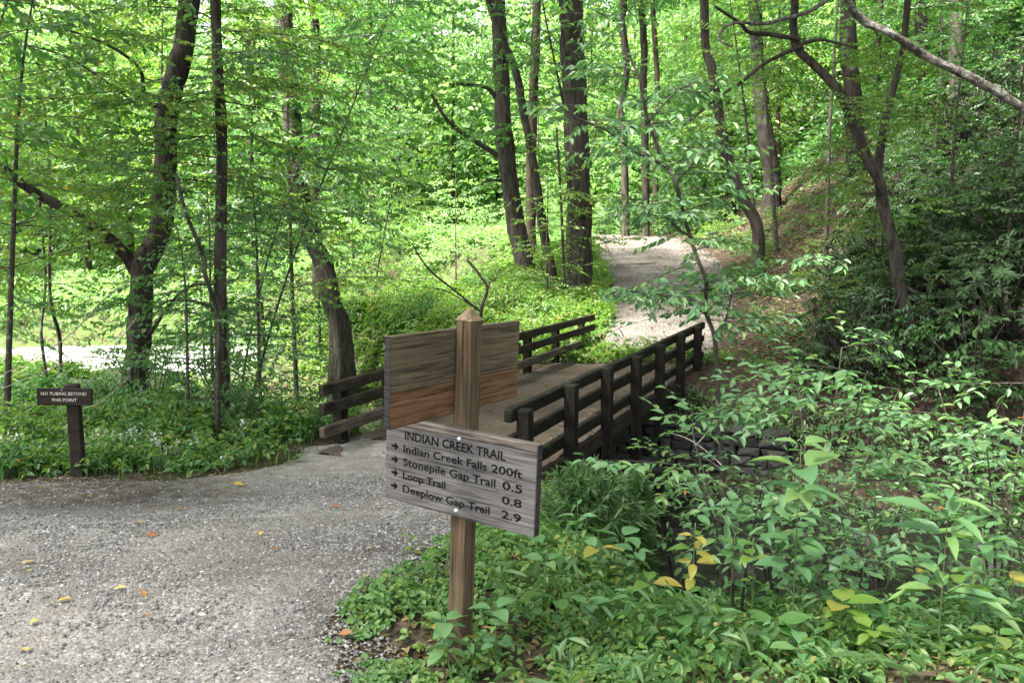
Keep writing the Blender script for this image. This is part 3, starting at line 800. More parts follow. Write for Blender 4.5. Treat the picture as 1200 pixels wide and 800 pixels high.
T3 = Tree('sapling', 'thin leaning sapling in front of the slim straight tree', 9.2, [(254, 522), (253, 420), (252, 370), (245, 320), (236, 298), (222, 250), (208, 205)], 8, 4, M['bark'], None, flare=.1, sides=7)
T3.boughs(9, .6, 3.1, .7, 1.3, .075); T3.crown(M['leaf'])
T4 = Tree('tree', 'leafy dark tree leaning right at its foot, in the meadow edge left of the bridge', 17, [(398, 388), (388, 350), (378, 310), (362, 270), (350, 220), (345, 170), (340, 120), (335, 60), (330, 0)], 23, 20, M['bark'], 15)
T4.boughs(44, 1.5, 8.5, 1.6, 3.2, .12, gap=.17); T4.crown(M['leaf']); high_crown(T4, .5, 1.2, 1.0, 0)  # unseen high crown enlarged and shifted to throw shade on the far trail
T5 = Tree('tree', 'narrow brown trunk just right of the leafy dark tree', 22, [(372, 300), (369, 215), (369, 130), (370, 50), (370, 0)], 13, 10, M['bark_b'], 15)
T6 = Tree('tree', 'dark tree with two broken left limbs, left in the clump beside the far trail', 24, [(615, 308), (604, 260), (597, 210), (590, 150), (588, 100), (586, 50), (583, 0)], 22, 17, M['bark'], 16)
T6.limb([(583, 182), (553, 163), (537, 152), (522, 138), (505, 110)], 7, 3, -.8); T6.limb([(587, 122), (572, 104), (555, 100), (533, 98)], 6, 3, -.5); T6.limb([(590, 212), (578, 211), (564, 214)], 4, 2, -.3)
T6.boughs(14, 3.5, 9, 1.4, 2.6, .13, gap=.18); T6.crown(M['leaf']); high_crown(T6, .5, .7, -2, 0)
T7 = Tree('tree', 'thin curving dark tree crossing the clump of three', 22, [(648, 328), (637, 270), (627, 205), (613, 130), (604, 82), (588, 45), (575, 10), (569, -10)], 12, 7, M['bark'], 13, flare=.15)
T7.boughs(9, 4, 8, 1.2, 2.2, .13, gap=.18); T7.crown(M['leaf']); high_crown(T7, 0, .7)
T8 = Tree('tree', 'paler brown trunk at the back of the clump of three', 27, [(623, 305), (622, 250), (624, 133), (627, 70), (629, 0)], 13, 9.5, M['bark_b'], 17)
T9 = Tree('tree', 'tall straight thick trunk standing beside the left edge of the far trail', 21.5, [(680, 350), (679, 250), (676, 170), (671, 60), (668, 0)], 29, 26, M['bark'], 17, n=170, sides=28, furrow=.10)
T9.boughs(8, 1.2, 3.2, 1.0, 2.0, .11, az=(3.3, 6.2)); T9.crown(M['leaf_y']); high_crown(T9, .5, 1.1, -2.6, -2.6)  # unseen high crown moved off its trunk so its shade lands on the far trail
T10 = Tree('sapling', 'thread-thin sapling touching the left side of the tall straight trunk', 20.8, [(661, 325), (659, 270), (656, 215), (652, 150)], 4, 2.5, M['bark'], None, flare=.1, sides=6)
T10.boughs(10, 1.6, 4.2, .7, 1.3, .11); T10.crown(M['leaf_y'])
T11 = Tree('tree', 'dark leaning tree on the leaf-littered bank right of the far trail', 24, [(888, 268), (870, 230), (855, 190), (846, 150), (835, 85), (828, 55), (824, 0)], 14, 9, M['bark'], 15, flare=.2)
T11.boughs(12, 5, 9.5, 1.2, 2.6, .13, gap=.18); T11.crown(M['leaf_y']); high_crown(T11)
T12 = Tree('tree', 'dark forked tree leaning left out of the rhododendrons', 13, [(1084, 430), (1062, 370), (1053, 330), (1046, 290), (1036, 240), (1028, 215), (1013, 185), (1000, 147), (981, 110), (960, 83), (938, 56), (932, 28), (928, -10)], 17, 8, M['bark'], 11, n=140, flare=.3)
l2 = T12.limb([(1035, 238), (1030, 200), (1036, 150), (1048, 100), (1058, 60), (1064, 0), (1068, -40)], 9.5, 6.5, .3, (.2, .2, 2.0))
T12.limb([(937, 46), (905, 41), (878, 38), (868, 28), (838, 8)], 6, 3, -.5); T12.limb([(937, 52), (960, 47), (978, 50), (1000, 56)], 4.5, 2, -.3)
l3 = T12.limb([(940, 54), (900, 72), (868, 97), (845, 112), (800, 148)], 5, 2.5, -1.0)
T12.limb([(1058, 335), (1080, 345), (1110, 350)], 6, 2, -.3)
T12.boughs(20, 2.2, 4.8, .8, 1.9, .085); T12.along(l2, 12, .8, 1.7, .25)
T12.crown(M['leaf_y']); high_crown(T12, 1.6, 1.5)  # unseen high crown enlarged to shade the rhododendron slope
T13 = Tree('leaning_tree', 'pale lichen-spotted trunk slanting across the upper right corner', 9, [(1500, 330), (1330, 215), (1240, 152), (1200, 128), (1140, 95), (1090, 65), (1045, 42), (1010, 18), (980, -14)], 12.5, 8.5, M['bark_l'], None, lump=.09, flare=.1, furrow=.12)
T14 = Tree('leaning_tree', 'thin pale bare stem arching over the dark forked tree at the top', 10.5, [(1015, -60), (970, 0), (945, 15), (920, 22), (895, 27), (865, 27), (848, 33), (843, 45), (852, 55)], 5.5, 2.5, M['bark_l'], None, lump=.04, flare=0, n=40, sides=7, cat='branch') if False else None
T12.bk = M['bark_l']; T12.limb([(1064, -60), (1010, -30), (970, 0), (945, 15), (920, 22), (895, 28), (865, 27), (848, 33), (843, 47), (858, 55)], 6, 2, -1.5); T12.bk = M['bark']
# unseen tall trees, added around the viewpoint so their crowns shade the foreground
for (x, y, sc) in [(-7.0, 4.6, 1.25), (-10.5, 7.5, 1.3), (-5.5, -1.0, 1.3), (-11.5, 1.5, 1.3), (8.2, 6.5, 1.3), (7.2, 9.4, 1.5)]:
    r = thing('shade_tree', 'unseen canopy tree added beside the viewpoint to cast shade', 'tree', (x, y, float(H(x, y))-.1), 0, 'unseen shade trees added around the viewpoint')
    g = GB(); tube(g, smooth_path([(0, 0, 0), (.1, .1, 4), (.1, -.1, 9), (.2, 0, 15)], 16), [.26, .2, .05], 9, .05, .3); g.obj('trunk', M['bark'], r)
    o = tag(link('crown', random.choice(CAN), r), kind='stuff'); o.location = ((-2.6 if y > 9 and x > 0 else .1), 1.0 if y > 9 and x > 0 else 0, 8.5); o.rotation_euler = (0, 0, random.uniform(0, 6)); o.scale = (sc, sc, sc)  # the crown far right is pushed sideways to shade the rhododendrons
# trunks in the wood behind
for (lab, Y, pts, w0, w1, bk, tp) in [
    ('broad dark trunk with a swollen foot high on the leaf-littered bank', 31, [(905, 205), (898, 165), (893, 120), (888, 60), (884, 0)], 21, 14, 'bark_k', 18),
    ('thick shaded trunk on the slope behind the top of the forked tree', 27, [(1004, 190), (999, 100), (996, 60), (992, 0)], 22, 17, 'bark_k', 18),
    ('brown trunk on the slope behind the slanting pale trunk', 25, [(1126, 300), (1124, 160), (1121, 90), (1120, 0)], 18, 14, 'bark', 17),
    ('dark trunk between the right fork and the slanting pale trunk', 29, [(1084, 200), (1082, 100), (1079, 50), (1078, 0)], 16, 13, 'bark', 17),
    ('crooked short-looking dark trunk in the bright wood right of the tall straight trunk', 36, [(733, 262), (731, 160), (727, 130), (732, 100), (734, 78), (730, 30), (731, 0)], 9, 7, 'bark', 15),
    ('slim dark double-stemmed trunk in the bright wood above the far trail', 39, [(757, 270), (756, 155), (754, 100), (755, 60), (752, 0)], 9, 8, 'bark', 16),
    ('thin brown trunk next to the double-stemmed trunk above the far trail', 43, [(768, 270), (769, 146), (770, 100), (767, 40), (764, 0)], 7, 6, 'bark_b', 16),
    ('thin pole-like trunk in the sunlit meadow left of centre', 40, [(437, 292), (436, 250), (436, 190), (434, 120), (433, 0)], 7, 5, 'bark', 15),
    ('slender grey trunk behind the slim straight dark tree', 21, [(306, 372), (302, 320), (297, 280), (292, 150), (290, 0)], 8, 6, 'bark', 14),
    ('thin dark stem by the river just left of the thick crooked tree', 13.5, [(70, 450), (66, 400), (60, 340), (58, 220), (52, 120)], 5, 2.5, 'bark', None),
    ('pale thin stem by the river behind the small brown sign', 12.5, [(56, 452), (52, 390), (48, 330), (46, 250), (42, 170)], 4, 2.5, 'bark_l', None),
]:
    t = Tree('tree', lab, Y, pts, w0, w1, M[bk], tp, flare=.3, sides=9, group='trunks in the wood')
    if Y > 20: t.boughs(10, 4, 10, 1.4, 3.0, .14, gap=.20); t.crown(M['leaf'], twigs=False)
    else: t.boughs(12, .8, 5, .8, 1.8, .09); t.crown(M['leaf_y'])
    if tp: high_crown(t)

# foreground sapling at the bridge end, thin crooked stem with sprays of drooping leaflets
TS = Tree('sapling', 'thin crooked sapling rising in front of the right bridge railing end', 7.2, [(848, 590), (843, 500), (839, 424), (834, 390), (830, 365), (825, 330), (817, 302), (811, 275), (796, 235), (788, 213), (777, 187), (760, 143), (750, 93), (740, 63), (730, 30), (723, -20)], 8, 2.8, M['bark_s'], None, n=60, flare=.1, sides=8, lump=.03)
ls = [TS.limb([(778, 192), (752, 182), (733, 170), (710, 153), (680, 140), (650, 120)], 3, 1.2, -.5), TS.limb([(811, 278), (795, 268), (775, 250), (745, 235), (720, 225)], 3, 1.2, -.3),
      TS.limb([(839, 400), (852, 370), (858, 340), (861, 322)], 3.2, 1.5, .2), TS.limb([(790, 215), (820, 185), (850, 160)], 2.5, 1, .4), TS.limb([(760, 143), (790, 110), (815, 95)], 2.5, 1, .3),
      TS.limb([(828, 340), (870, 330), (905, 318), (940, 305)], 3, 1.2, .2), TS.limb([(832, 372), (800, 352), (770, 345), (752, 342)], 2.2, 1, -.2), TS.limb([(845, 470), (880, 478), (915, 490)], 2.5, 1, -.3)]
for q in ls: TS.along(q, 12, .3, .65, .3, .085, gap=.12, tw=.38)
TS.boughs(34, 1.1, 4.4, .4, .95, .085, gap=.13)
TS.crown(M['leaf_fg'], L4)

# ------------------------------------------------------------------ far woods: tall leafy trees, shared meshes
FARM = []
for k in range(7):
    sp = Spray(); hgt = rng.uniform(13, 19); rad = rng.uniform(2.8, 4.2)
    for i in range(110):
        f = (i+rng.uniform())/110; z = hgt*(.06+.92*f); pr = rad*min(1, .55+f*1.2)*(1 if f < .6 else math.sqrt(max(.05, 1-((f-.6)/.42)**2)))
        a = i*2.4+rng.uniform(-.5, .5); L = max(.9, pr*rng.uniform(.55, 1.05))
        sp.bough((0, 0, z), a, L, rng.uniform(0, .45), .05, .30, gap=.40, tw=.45, jit=.85, start=.12, drop=.6)
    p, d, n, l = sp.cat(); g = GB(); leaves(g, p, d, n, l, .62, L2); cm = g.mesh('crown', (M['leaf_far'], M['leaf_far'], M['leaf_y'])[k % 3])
    g = GB(); P = smooth_path([(0, 0, -.5), (rng.normal(0, .15), rng.normal(0, .15), hgt*.3), (rng.normal(0, .3), rng.normal(0, .3), hgt*.65), (rng.normal(0, .4), 0, hgt)], 16)
    tube(g, P, [rng.uniform(.10, .19), .09, .03], 8, .05, .2); tm = g.mesh('trunk', M['bark_b'])
    FARM.append((cm, tm))
def far_tree(x, y, k, sc, lab, group):
    r = thing('background_tree', lab, 'tree', (x, y, float(H(x, y))-.1), random.uniform(0, 6.28), group); r.scale = (sc, sc, sc*random.uniform(.9, 1.15))
    link('trunk', FARM[k][1], r); tag(link('crown', FARM[k][0], r), kind='stuff')
nf = 0; spots = []
for (y0, y1, n, half) in ((40, 50, 26, .78), (50, 66, 40, .78), (66, 88, 44, .75)):
    for i in range(n):
        y = rng.uniform(y0, y1); x = ((i+rng.uniform(.1, .9))/n*2-1)*y*half
        if y < 46 and -5 < x < 7: continue
        far_tree(x, y, nf % 7, rng.uniform(.8, 1.25), 'slender leafy tree in the sunlit wood behind the meadow', 'trees of the background wood'); nf += 1
for (x, y) in [(-16, 38), (-21, 40), (-12, 39), (-26, 38), (-9, 42), (-30, 38), (-19, 44)]:
    far_tree(x, y, nf % 7, rng.uniform(.8, 1.05), 'leafy tree on the far bank of the river at the left', 'trees beyond the river'); nf += 1
for (x, y) in [(14.5, 33), (17, 27), (18, 31), (22, 27), (16, 36), (21, 36), (27, 33), (13, 40), (26, 24), (20, 21)]:
    far_tree(x, y, nf % 7, rng.uniform(.75, 1.0), 'leafy tree on the wooded hillside at the right', 'trees on the right hillside'); nf += 1

# understory trees with flat layered sprays
def understory(lab, x, y, hgt, nb, L, leafm, leaf=.09, lean=(0, 0), z0=.3, gap=.17, group=None, tpl=L2):
    zb = float(H(x, y)); r = thing('understory_tree', lab, 'tree', (x, y, zb-.1), 0, group)
    P = smooth_path([(0, 0, 0), (lean[0]*.3+rng.normal(0, .06), lean[1]*.3, hgt*.4), (lean[0]*.7, lean[1]*.7+rng.normal(0, .08), hgt*.75), (lean[0], lean[1], hgt)], 14)
    g = GB(); tube(g, P, [(.016+.0042*hgt)*(.55 if abs(lean[0]) > 2 else 1), .005], 7, .04, .2); g.obj('trunk', M['bark_s'], r)
    sp = Spray()
    for i in range(nb):
        z = z0+(hgt*.98-z0)*(i+rng.uniform())/nb; o = on_path(P, z); f = z/hgt
        sp.bough(o, i*2.4+rng.uniform(-.5, .5), L*(1.05-.55*f)*rng.uniform(.7, 1.1), rng.uniform(-.08, .5), .12, leaf, gap=gap)
    sp.build('crown', M[leafm], r, .52, tpl, M['bark_s'])
    return r
for a in [
    ('bright low maple with level leaf layers between the brown sign and the slim tree', -4.0, 9.7, 2.6, 16, 1.5, 'leaf', .075),
    ('blue-green layered understory tree left of the bridge, right of the slim tree', -3.7, 11.6, 4.6, 30, 2.0, 'leaf_b', .08),
    ('yellow-green tree leaning in from the left edge above the river', -8.3, 11.2, 6.5, 44, 2.8, 'leaf_y', .095, (.6, 0), 1.7),
    ('mid-green tree filling the left edge behind the bare limb', -10.5, 14.5, 8.0, 54, 3.2, 'leaf', .11, (0, 0), 1.2),
    ('fine-leaved tree between the crooked tree and the leafy dark tree', -5.6, 15.5, 7.0, 40, 2.6, 'leaf_b', .10),
    ('yellow-green understory tree with low boughs in front of the meadow', -4.6, 19.0, 5.5, 30, 2.4, 'leaf_y', .11),
    ('overhanging leafy tree at the top left of the leafy dark tree', -5.2, 14.3, 8.5, 30, 2.8, 'leaf', .12, (2.6, 0), 4.2),
    ('bright young tree at the far left meadow edge', -8.5, 22, 6.5, 34, 2.6, 'leaf_y', .12),
    ('slender young tree in the middle of the meadow', -2.0, 29, 6.0, 30, 2.2, 'leaf_far', .14),
    ('broad young tree at the back of the meadow', -6.5, 33, 7.5, 36, 3.0, 'leaf_far', .15),
    ('young tree behind the clump of three trunks', 1.0, 32, 7.0, 34, 2.6, 'leaf_far', .15),
    ('young tree closing the view left of the trail crest', 3.2, 40, 7.5, 34, 2.8, 'leaf_far', .16),
    ('young tree closing the view over the trail crest', 7.2, 43, 8.0, 38, 3.2, 'leaf_far', .16),
    ('young tree right of the trail crest', 9.6, 37, 7.5, 34, 2.8, 'leaf_far', .15),
    ('bright understory tree inside the fork of the dark forked tree', 6.6, 14.6, 5.2, 36, 1.9, 'leaf_y', .085),
    ('tall understory tree at the right edge above the rhododendrons', 10.6, 14.0, 6.5, 42, 2.6, 'leaf', .10),
    ('second tall understory tree at the right, under the slanting trunk', 9.2, 17.0, 7.0, 40, 2.4, 'leaf', .10),
    ('high leafy tree at the top right corner', 8.9, 12.0, 8.0, 30, 2.4, 'leaf_y', .09, (0, 0), 3.5),
    ('airy understory tree arching over the right bank of the trail', 8.2, 25, 9.5, 32, 2.8, 'leaf', .13, (-1.2, 0), 5.2),
    ('small beech-like tree by the clump of three trunks', .9, 20.5, 3.6, 22, 1.7, 'leaf_y', .10),
    ('leafy tree in front of the upper half of the thick crooked tree', -6.2, 9.6, 5.8, 30, 2.0, 'leaf_y', .09, (.9, 0), 2.0),
    ('large-leaved maple overhanging from beyond the top left corner', -7.0, 8.6, 6.5, 26, 2.6, 'leaf', .125, (2.2, .5), 3.0),
    ('large-leaved maple spray hanging down at the top centre-left', -4.6, 12.8, 7.8, 30, 2.3, 'leaf', .145, (3.0, 0), 4.2),
    ('dense low tree on the bank behind the slim straight tree', -5.0, 13.4, 5.0, 40, 2.2, 'leaf', .09),
    ('dense tree between the slim tree and the leafy dark tree at the top', -4.4, 16.2, 9.0, 40, 2.8, 'leaf_y', .12, (0, 0), 3.0),
    ('rounded bright tree at the meadow edge right of the leafy dark tree', -4.6, 24.5, 8.0, 40, 2.6, 'leaf_y', .13, (1.5, 0), 2.6),
    ('leafy tree arching over the top of the clump of three trunks', 1.95, 22.6, 9.5, 34, 2.6, 'leaf', .12, (-1.6, -2.0), 5.0),
    ('leafy tree at the top behind the tall straight trunk', 8.3, 27.5, 10.0, 40, 2.8, 'leaf_y', .13, (-1.5, 0), 4.2),
    ('leafy tree at the top between the leaning bank tree and the forked tree', 7.6, 19.5, 10.0, 34, 2.4, 'leaf', .12, (0, 0), 6.2),
    ('second leafy tree behind the forked tree on the slope', 10.5, 20.5, 8.0, 40, 2.8, 'leaf', .11, (0, 0), 3.4),
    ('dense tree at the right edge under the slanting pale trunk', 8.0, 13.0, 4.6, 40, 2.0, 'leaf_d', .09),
]: understory(*a)

# ------------------------------------------------------------------ shrubs
def shrub_meshes(n, hgt, rad, leaf, m, nb=26, tpl=L2, gap=.15):
    out = []
    for k in range(n):
        sp = Spray()
        for i in range(nb):
            z = hgt*(.12+.8*(i+rng.uniform())/nb); a = i*2.4+rng.uniform(-.5, .5); f = z/hgt
            sp.bough((rng.normal(0, .08), rng.normal(0, .08), z), a, rad*rng.uniform(.55, 1.1)*(1.1-.5*f), rng.uniform(.0, .35), .15, leaf, gap=gap, jit=.45)
        p, d, n_, l = sp.cat(); g = GB(); leaves(g, p, d, n_, l, .52, tpl); a = g.mesh('leaves', M[m])
        g = GB()
        for i in range(7):
            an = rng.uniform(0, 6.28); tube(g, smooth_path([(0, 0, -.1), (math.cos(an)*rad*.15, math.sin(an)*rad*.15, hgt*.4), (math.cos(an)*rad*.4, math.sin(an)*rad*.4, hgt*rng.uniform(.7, .95))], 6), [.014, .005], 4)
        out.append((a, g.mesh('stems', M['bark_s'])))
    return out
def place(meshes, name, lab, cat, group, x, y, sc, dz=0.0):
    r = thing(name, lab, cat, (x, y, float(H(x, y))+dz), random.uniform(0, 6.28), group); r.scale = (sc, sc, sc*random.uniform(.85, 1.15))
    a, b = random.choice(meshes); tag(link('leaves', a, r), kind='stuff'); tag(link('stems', b, r), kind='stuff'); return r
SH = shrub_meshes(3, 1.0, .9, .085, 'leaf'); SHY = shrub_meshes(3, .9, .9, .09, 'leaf_y'); SHB = shrub_meshes(2, 1.0, .9, .07, 'leaf_b', 30)
SHF = shrub_meshes(3, 1.3, 1.1, .14, 'leaf_far', 26, gap=.2)
def rhodo(seed):
    g = GB(); st = GB()
    for i in range(66):
        an = rng.uniform(0, 6.28); rr = .95*math.sqrt(rng.uniform()); z = 1.5*rng.uniform(.15, 1)*math.sqrt(max(.1, 1-(rr/1.15)**2))
        c = np.array([math.cos(an)*rr, math.sin(an)*rr, z]); out = unit(np.array([math.cos(an)*.5, math.sin(an)*.5, .8])+rng.normal(0, .2, 3))
        tube(st, smooth_path([(0, 0, 0), c*np.array([.5, .5, .45]), c], 5), [.016, .006], 4)
        k = rng.integers(7, 12); th = np.arange(k)*6.283/k+rng.uniform(0, 6)
        u = unit(np.cross(out, [0.3, .2, 1])); v = np.cross(out, u)
        d = u*np.cos(th)[:, None]+v*np.sin(th)[:, None]; nm = np.repeat(out[None], k, 0)+rng.normal(0, .12, (k, 3)); d = d+out*rng.uniform(-.25, .3, (k, 1))
        leaves(g, np.repeat(c[None], k, 0), d, nm, rng.uniform(.09, .155, k), .36, L4)
    return g.mesh('leaves', M['leaf_rh']), st.mesh('stems', M['bark'])
RH = [rhodo(k) for k in range(4)]
def labelled(i, opts): return opts[i % len(opts)]
# rhododendron slope
n_r = 0
for i in range(420):
    y = rng.uniform(11.2, 24); x = rng.uniform(3.8, 16)
    s_ = x*BD[0]+y*BD[1]
    if s_ < 12.9 or x < 5.0+max(0, y-13)*.42 or x > y*.72+1: continue
    if y > 16 and x < 6.6+(y-16)*.55: continue
    if n_r >= 110: break
    if n_r % 4 == 3: o = place((SH, SHB)[n_r % 8 == 3], 'shrub', 'green leafy shrub growing up through the rhododendron thicket', 'shrub', 'leafy shrubs among the rhododendrons', x, y, rng.uniform(.9, 1.7))
    else: o = place(RH, 'rhododendron_shrub', 'dark glossy rhododendron in the thicket on the shaded right bank', 'shrub', 'rhododendron thicket', x, y, rng.uniform(.6, 1.45))
    o.rotation_euler = (rng.normal(0, .16), rng.normal(0, .16), rng.uniform(0, 6.28)); n_r += 1
for (x, y) in [(5.4, 13.3), (6.3, 12.9), (7.2, 12.6), (8.3, 12.2), (9.3, 11.8)]:
    place(RH, 'rhododendron_shrub', 'dark rhododendron hanging over the far side of the creek', 'shrub', 'rhododendrons along the creek', x, y, rng.uniform(.6, .9))
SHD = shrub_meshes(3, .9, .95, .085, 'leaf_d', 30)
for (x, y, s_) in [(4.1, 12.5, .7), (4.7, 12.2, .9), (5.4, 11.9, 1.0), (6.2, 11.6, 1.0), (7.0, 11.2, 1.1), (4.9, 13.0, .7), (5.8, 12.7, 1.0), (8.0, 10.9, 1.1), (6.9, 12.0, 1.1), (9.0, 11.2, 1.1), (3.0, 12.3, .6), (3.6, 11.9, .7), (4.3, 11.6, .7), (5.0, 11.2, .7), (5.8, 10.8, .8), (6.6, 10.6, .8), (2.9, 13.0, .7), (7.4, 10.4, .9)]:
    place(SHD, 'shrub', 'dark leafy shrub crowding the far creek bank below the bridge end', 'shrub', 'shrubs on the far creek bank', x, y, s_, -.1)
# left bank thicket between sign and bridge
for (x, y, s_) in [(-3.3, 9.6, .8), (-2.9, 10.2, .9), (-3.9, 10.6, 1.0), (-4.7, 10.4, .9), (-5.3, 11.2, 1.0), (-2.6, 11.0, 1.0), (-3.2, 12.2, 1.2), (-4.4, 12.4, 1.2), (-2.3, 12.6, 1.1), (-1.9, 14.2, 1.3), (-2.8, 14.8, 1.3), (-1.0, 14.0, 1.2)]:
    place(SHD if x > -3.6 else random.choice((SH, SHB)), 'shrub', 'leafy green shrub on the bank between the small brown sign and the bridge', 'shrub', 'shrubs on the left bank', x, y, s_)  # shrubs nearest the bridge get dark leaves that stand in for deep shade
for i in range(34):
    y = rng.uniform(16, 22); x = rng.uniform(-9, .9+(y-16)*.12)
    place(random.choice((SH, SHY)), 'shrub', 'bright bushy shrub at the near edge of the meadow', 'shrub', 'shrubs at the meadow edge', x, y, rng.uniform(.6, 1.1), -.15)
for i in range(46):
    y = rng.uniform(26, 42); x = rng.uniform(-20, 1.2+(y-26)*.05)
    place(SHF, 'shrub', 'pale sunlit shrub in the meadow', 'shrub', 'shrubs across the meadow', x, y, rng.uniform(.7, 1.4), -.2)
for (x, y, s_) in [(7.6, 31, .9), (8.1, 28, .7), (7.9, 25.5, .8), (7.3, 23.5, .7), (8.6, 33.5, 1.1), (9.4, 29, .8), (6.7, 21.0, .6), (7.4, 20.2, .7), (8.3, 22.2, .6), (9.5, 25, .6)]:
    place(SHY, 'shrub', 'sunlit low shrub at the foot of the leaf-littered bank', 'shrub', 'shrubs on the right bank of the trail', x, y, s_, -.1)
for i in range(16):
    y = rng.uniform(42, 48); x = rng.uniform(-2, 12)
    place(SHF, 'shrub', 'pale shrub closing off the trail crest', 'shrub', 'shrubs behind the trail crest', x, y, rng.uniform(1, 1.7), -.2)

# ------------------------------------------------------------------ ground cover (countless)
def cover(name, x, y, hmin, hmax, leaf, m, per=4, tpl=L2, wr=.7, jit=.5, kind='stuff', lab=None, stems=True):
    z = H(x, y); N = len(x); g = GB(); st = GB()
    hh = rng.uniform(hmin, hmax, N)*(.5+.8*ss(-.6, .7, noise2(x, y, 1.9, 9)+.5*noise2(x, y, 5, 19)))
    a0 = rng.uniform(0, 6.28, N); P, D, Nn, L = [], [], [], []
    for k in range(per):
        a = a0+k*6.283/per+rng.normal(0, .3, N); f = rng.uniform(.55, 1, N)
        P.append(np.stack([x, y, z+hh*f], -1)); D.append(np.stack([np.cos(a), np.sin(a), rng.uniform(-.75, .15, N)], -1))
        Nn.append(np.stack([rng.normal(0, jit, N), rng.normal(0, jit, N), np.ones(N)], -1)); L.append(leaf*rng.uniform(.5, 1.25, N))
    leaves(g, np.concatenate(P), np.concatenate(D), np.concatenate(Nn), np.concatenate(L), wr, tpl)
    if stems:
        leaves(g, np.stack([x, y, z-.02], -1), np.stack([rng.normal(0, .12, N), rng.normal(0, .12, N), np.ones(N)], -1), np.stack([np.cos(a0), np.sin(a0), 0*x], -1), hh*.6, .03)
    o = g.obj(name, M[m]); return tag(o, lab, None, None, kind)
def scatter(n, x0, x1, y0, y1, fn):
    out = []; c = 0
    while c < n:
        x = rng.uniform(x0, x1, n*3); y = rng.uniform(y0, y1, n*3); k = rng.uniform(0, 1, n*3) < fn(x, y)
        out.append(np.stack([x[k], y[k]], -1)); c += k.sum()
        if len(out) > 40: break
    q = np.concatenate(out)[:n]; return q[:, 0], q[:, 1]
def clump(x, y, f, k): return ss(-.25, .45, noise2(x, y, f, k))
trd = lambda x, y: psd(x, y, TRAIL)
# by the sign and down to the creek
def near_right(x, y):
    d = -trd(x, y); return ss(.04, .35, d)*(y < 9.4)*(.22+.78*clump(x, y, 2.9, 21))*ss(1.5, 2.6, poly_dist(x, y, CREEK))*(1-.6*ss(3.8, 3.3, y)*ss(-.4, .2, x))
NRX = (-1.2, 6.5, 2.6, 9.0)
x, y = scatter(9000, *NRX, near_right); cover('ground_cover', x, y, .03, .15, .045, 'leaf_gc', 4, L4, .75)
x, y = scatter(5000, *NRX, near_right); cover('ground_cover', x, y, .05, .2, .042, 'leaf_y', 5, L4, .6)
x, y = scatter(2600, *NRX, lambda x, y: near_right(x, y)*ss(.3, 1.2, -trd(x, y))); cover('ground_cover', x, y, .08, .28, .052, 'leaf_gc', 6, L4, .6)
x, y = scatter(1000, *NRX, lambda x, y: near_right(x, y)*ss(.5, 1.4, -trd(x, y))); cover('ground_cover', x, y, .12, .40, .085, 'leaf', 6, L4, .36)
x, y = scatter(700, *NRX, lambda x, y: near_right(x, y)*ss(.1, .6, -trd(x, y))); cover('grass', x, y, .15, .32, .16, 'fern', 5, L4, .05, .5)
x, y = scatter(160, *NRX, near_right); cover('ground_cover', x, y, .08, .25, .06, 'yellow_leaf', 3, L4, .55)
x, y = scatter(3800, -1.3, .7, 2.8, 6.2, lambda x, y: ss(-.10, .12, -trd(x, y))*clump(x, y, 5, 8)); cover('ground_cover', x, y, .02, .08, .036, 'leaf_gc', 4, L4, .8)
# left bank by the brown sign
def left_bank(x, y): return ss(-.12, .45, -trd(x, y)+.18*noise2(x, y, 4, 16))*(x < -1.9)*ss(1.2, 2.2, poly_dist(x, y, CREEK))*(.35+.65*clump(x, y, 1.8, 2))
x, y = scatter(9000, -13, -1.9, 7.2, 12.5, left_bank); cover('ground_cover', x, y, .10, .36, .085, 'leaf', 5, L2, .6)
x, y = scatter(3500, -13, -1.9, 7.2, 10.5, left_bank); cover('ground_cover', x, y, .16, .5, .08, 'leaf_y', 5, L2, .55)
x, y = scatter(160, -7, -2.4, 7.9, 9.2, lambda x, y: left_bank(x, y)*ss(.1, .5, noise2(x, y, 2.2, 30))); cover('white_flecks', x, y, .28, .42, .032, 'white_fleck', 6, L4, .8)  # small white flecks scattered over the left bank plants
# meadow and far slopes
def meadow(x, y): return ss(-.1, .5, -psd(x, y, FAR))*(x < 4.5)*ss(1.6, 3, poly_dist(x, y, CREEK))*ss(4.6, 7, poly_dist(x, y, RIVER))*(.3+.7*clump(x, y, .9, 5))
x, y = scatter(30000, -14, 4.2, 15, 30, meadow); cover('meadow_plants', x, y, .08, .45, .11, 'leaf_y', 5, L2, .55)
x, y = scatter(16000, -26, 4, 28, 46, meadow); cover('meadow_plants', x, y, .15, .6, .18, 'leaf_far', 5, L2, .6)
x, y = scatter(4500, .4, 4.0, 16, 26, lambda x, y: meadow(x, y)*ss(1.6, .2, -psd(x, y, FAR))); cover('grass', x, y, .06, .22, .10, 'leaf_far', 5, L2, .22)
def mass(name, n, box_, hmax, leaf, m, fn):
    x, y = scatter(n, *box_, fn); top = hmax*(.35+.65*ss(-.6, .8, noise2(x, y, .28, 13)+.5*noise2(x, y, .9, 23))); z = H(x, y)+top*rng.uniform(0, 1, n)**.8
    g = GB(); a = rng.uniform(0, 6.28, n)
    leaves(g, np.stack([x, y, z], -1), np.stack([np.cos(a), np.sin(a), rng.uniform(-.9, .1, n)], -1), np.stack([rng.normal(0, .8, n), rng.normal(-.3, .8, n), np.ones(n)], -1), leaf*rng.uniform(.6, 1.3, n), .62, L2)
    tag(g.obj(name, M[m]), kind='stuff')
mass('distant_foliage', 95000, (-60, 60, 44, 90), 11, .5, 'leaf_far', lambda x, y: (np.abs(x) < y*.8)*1.0)
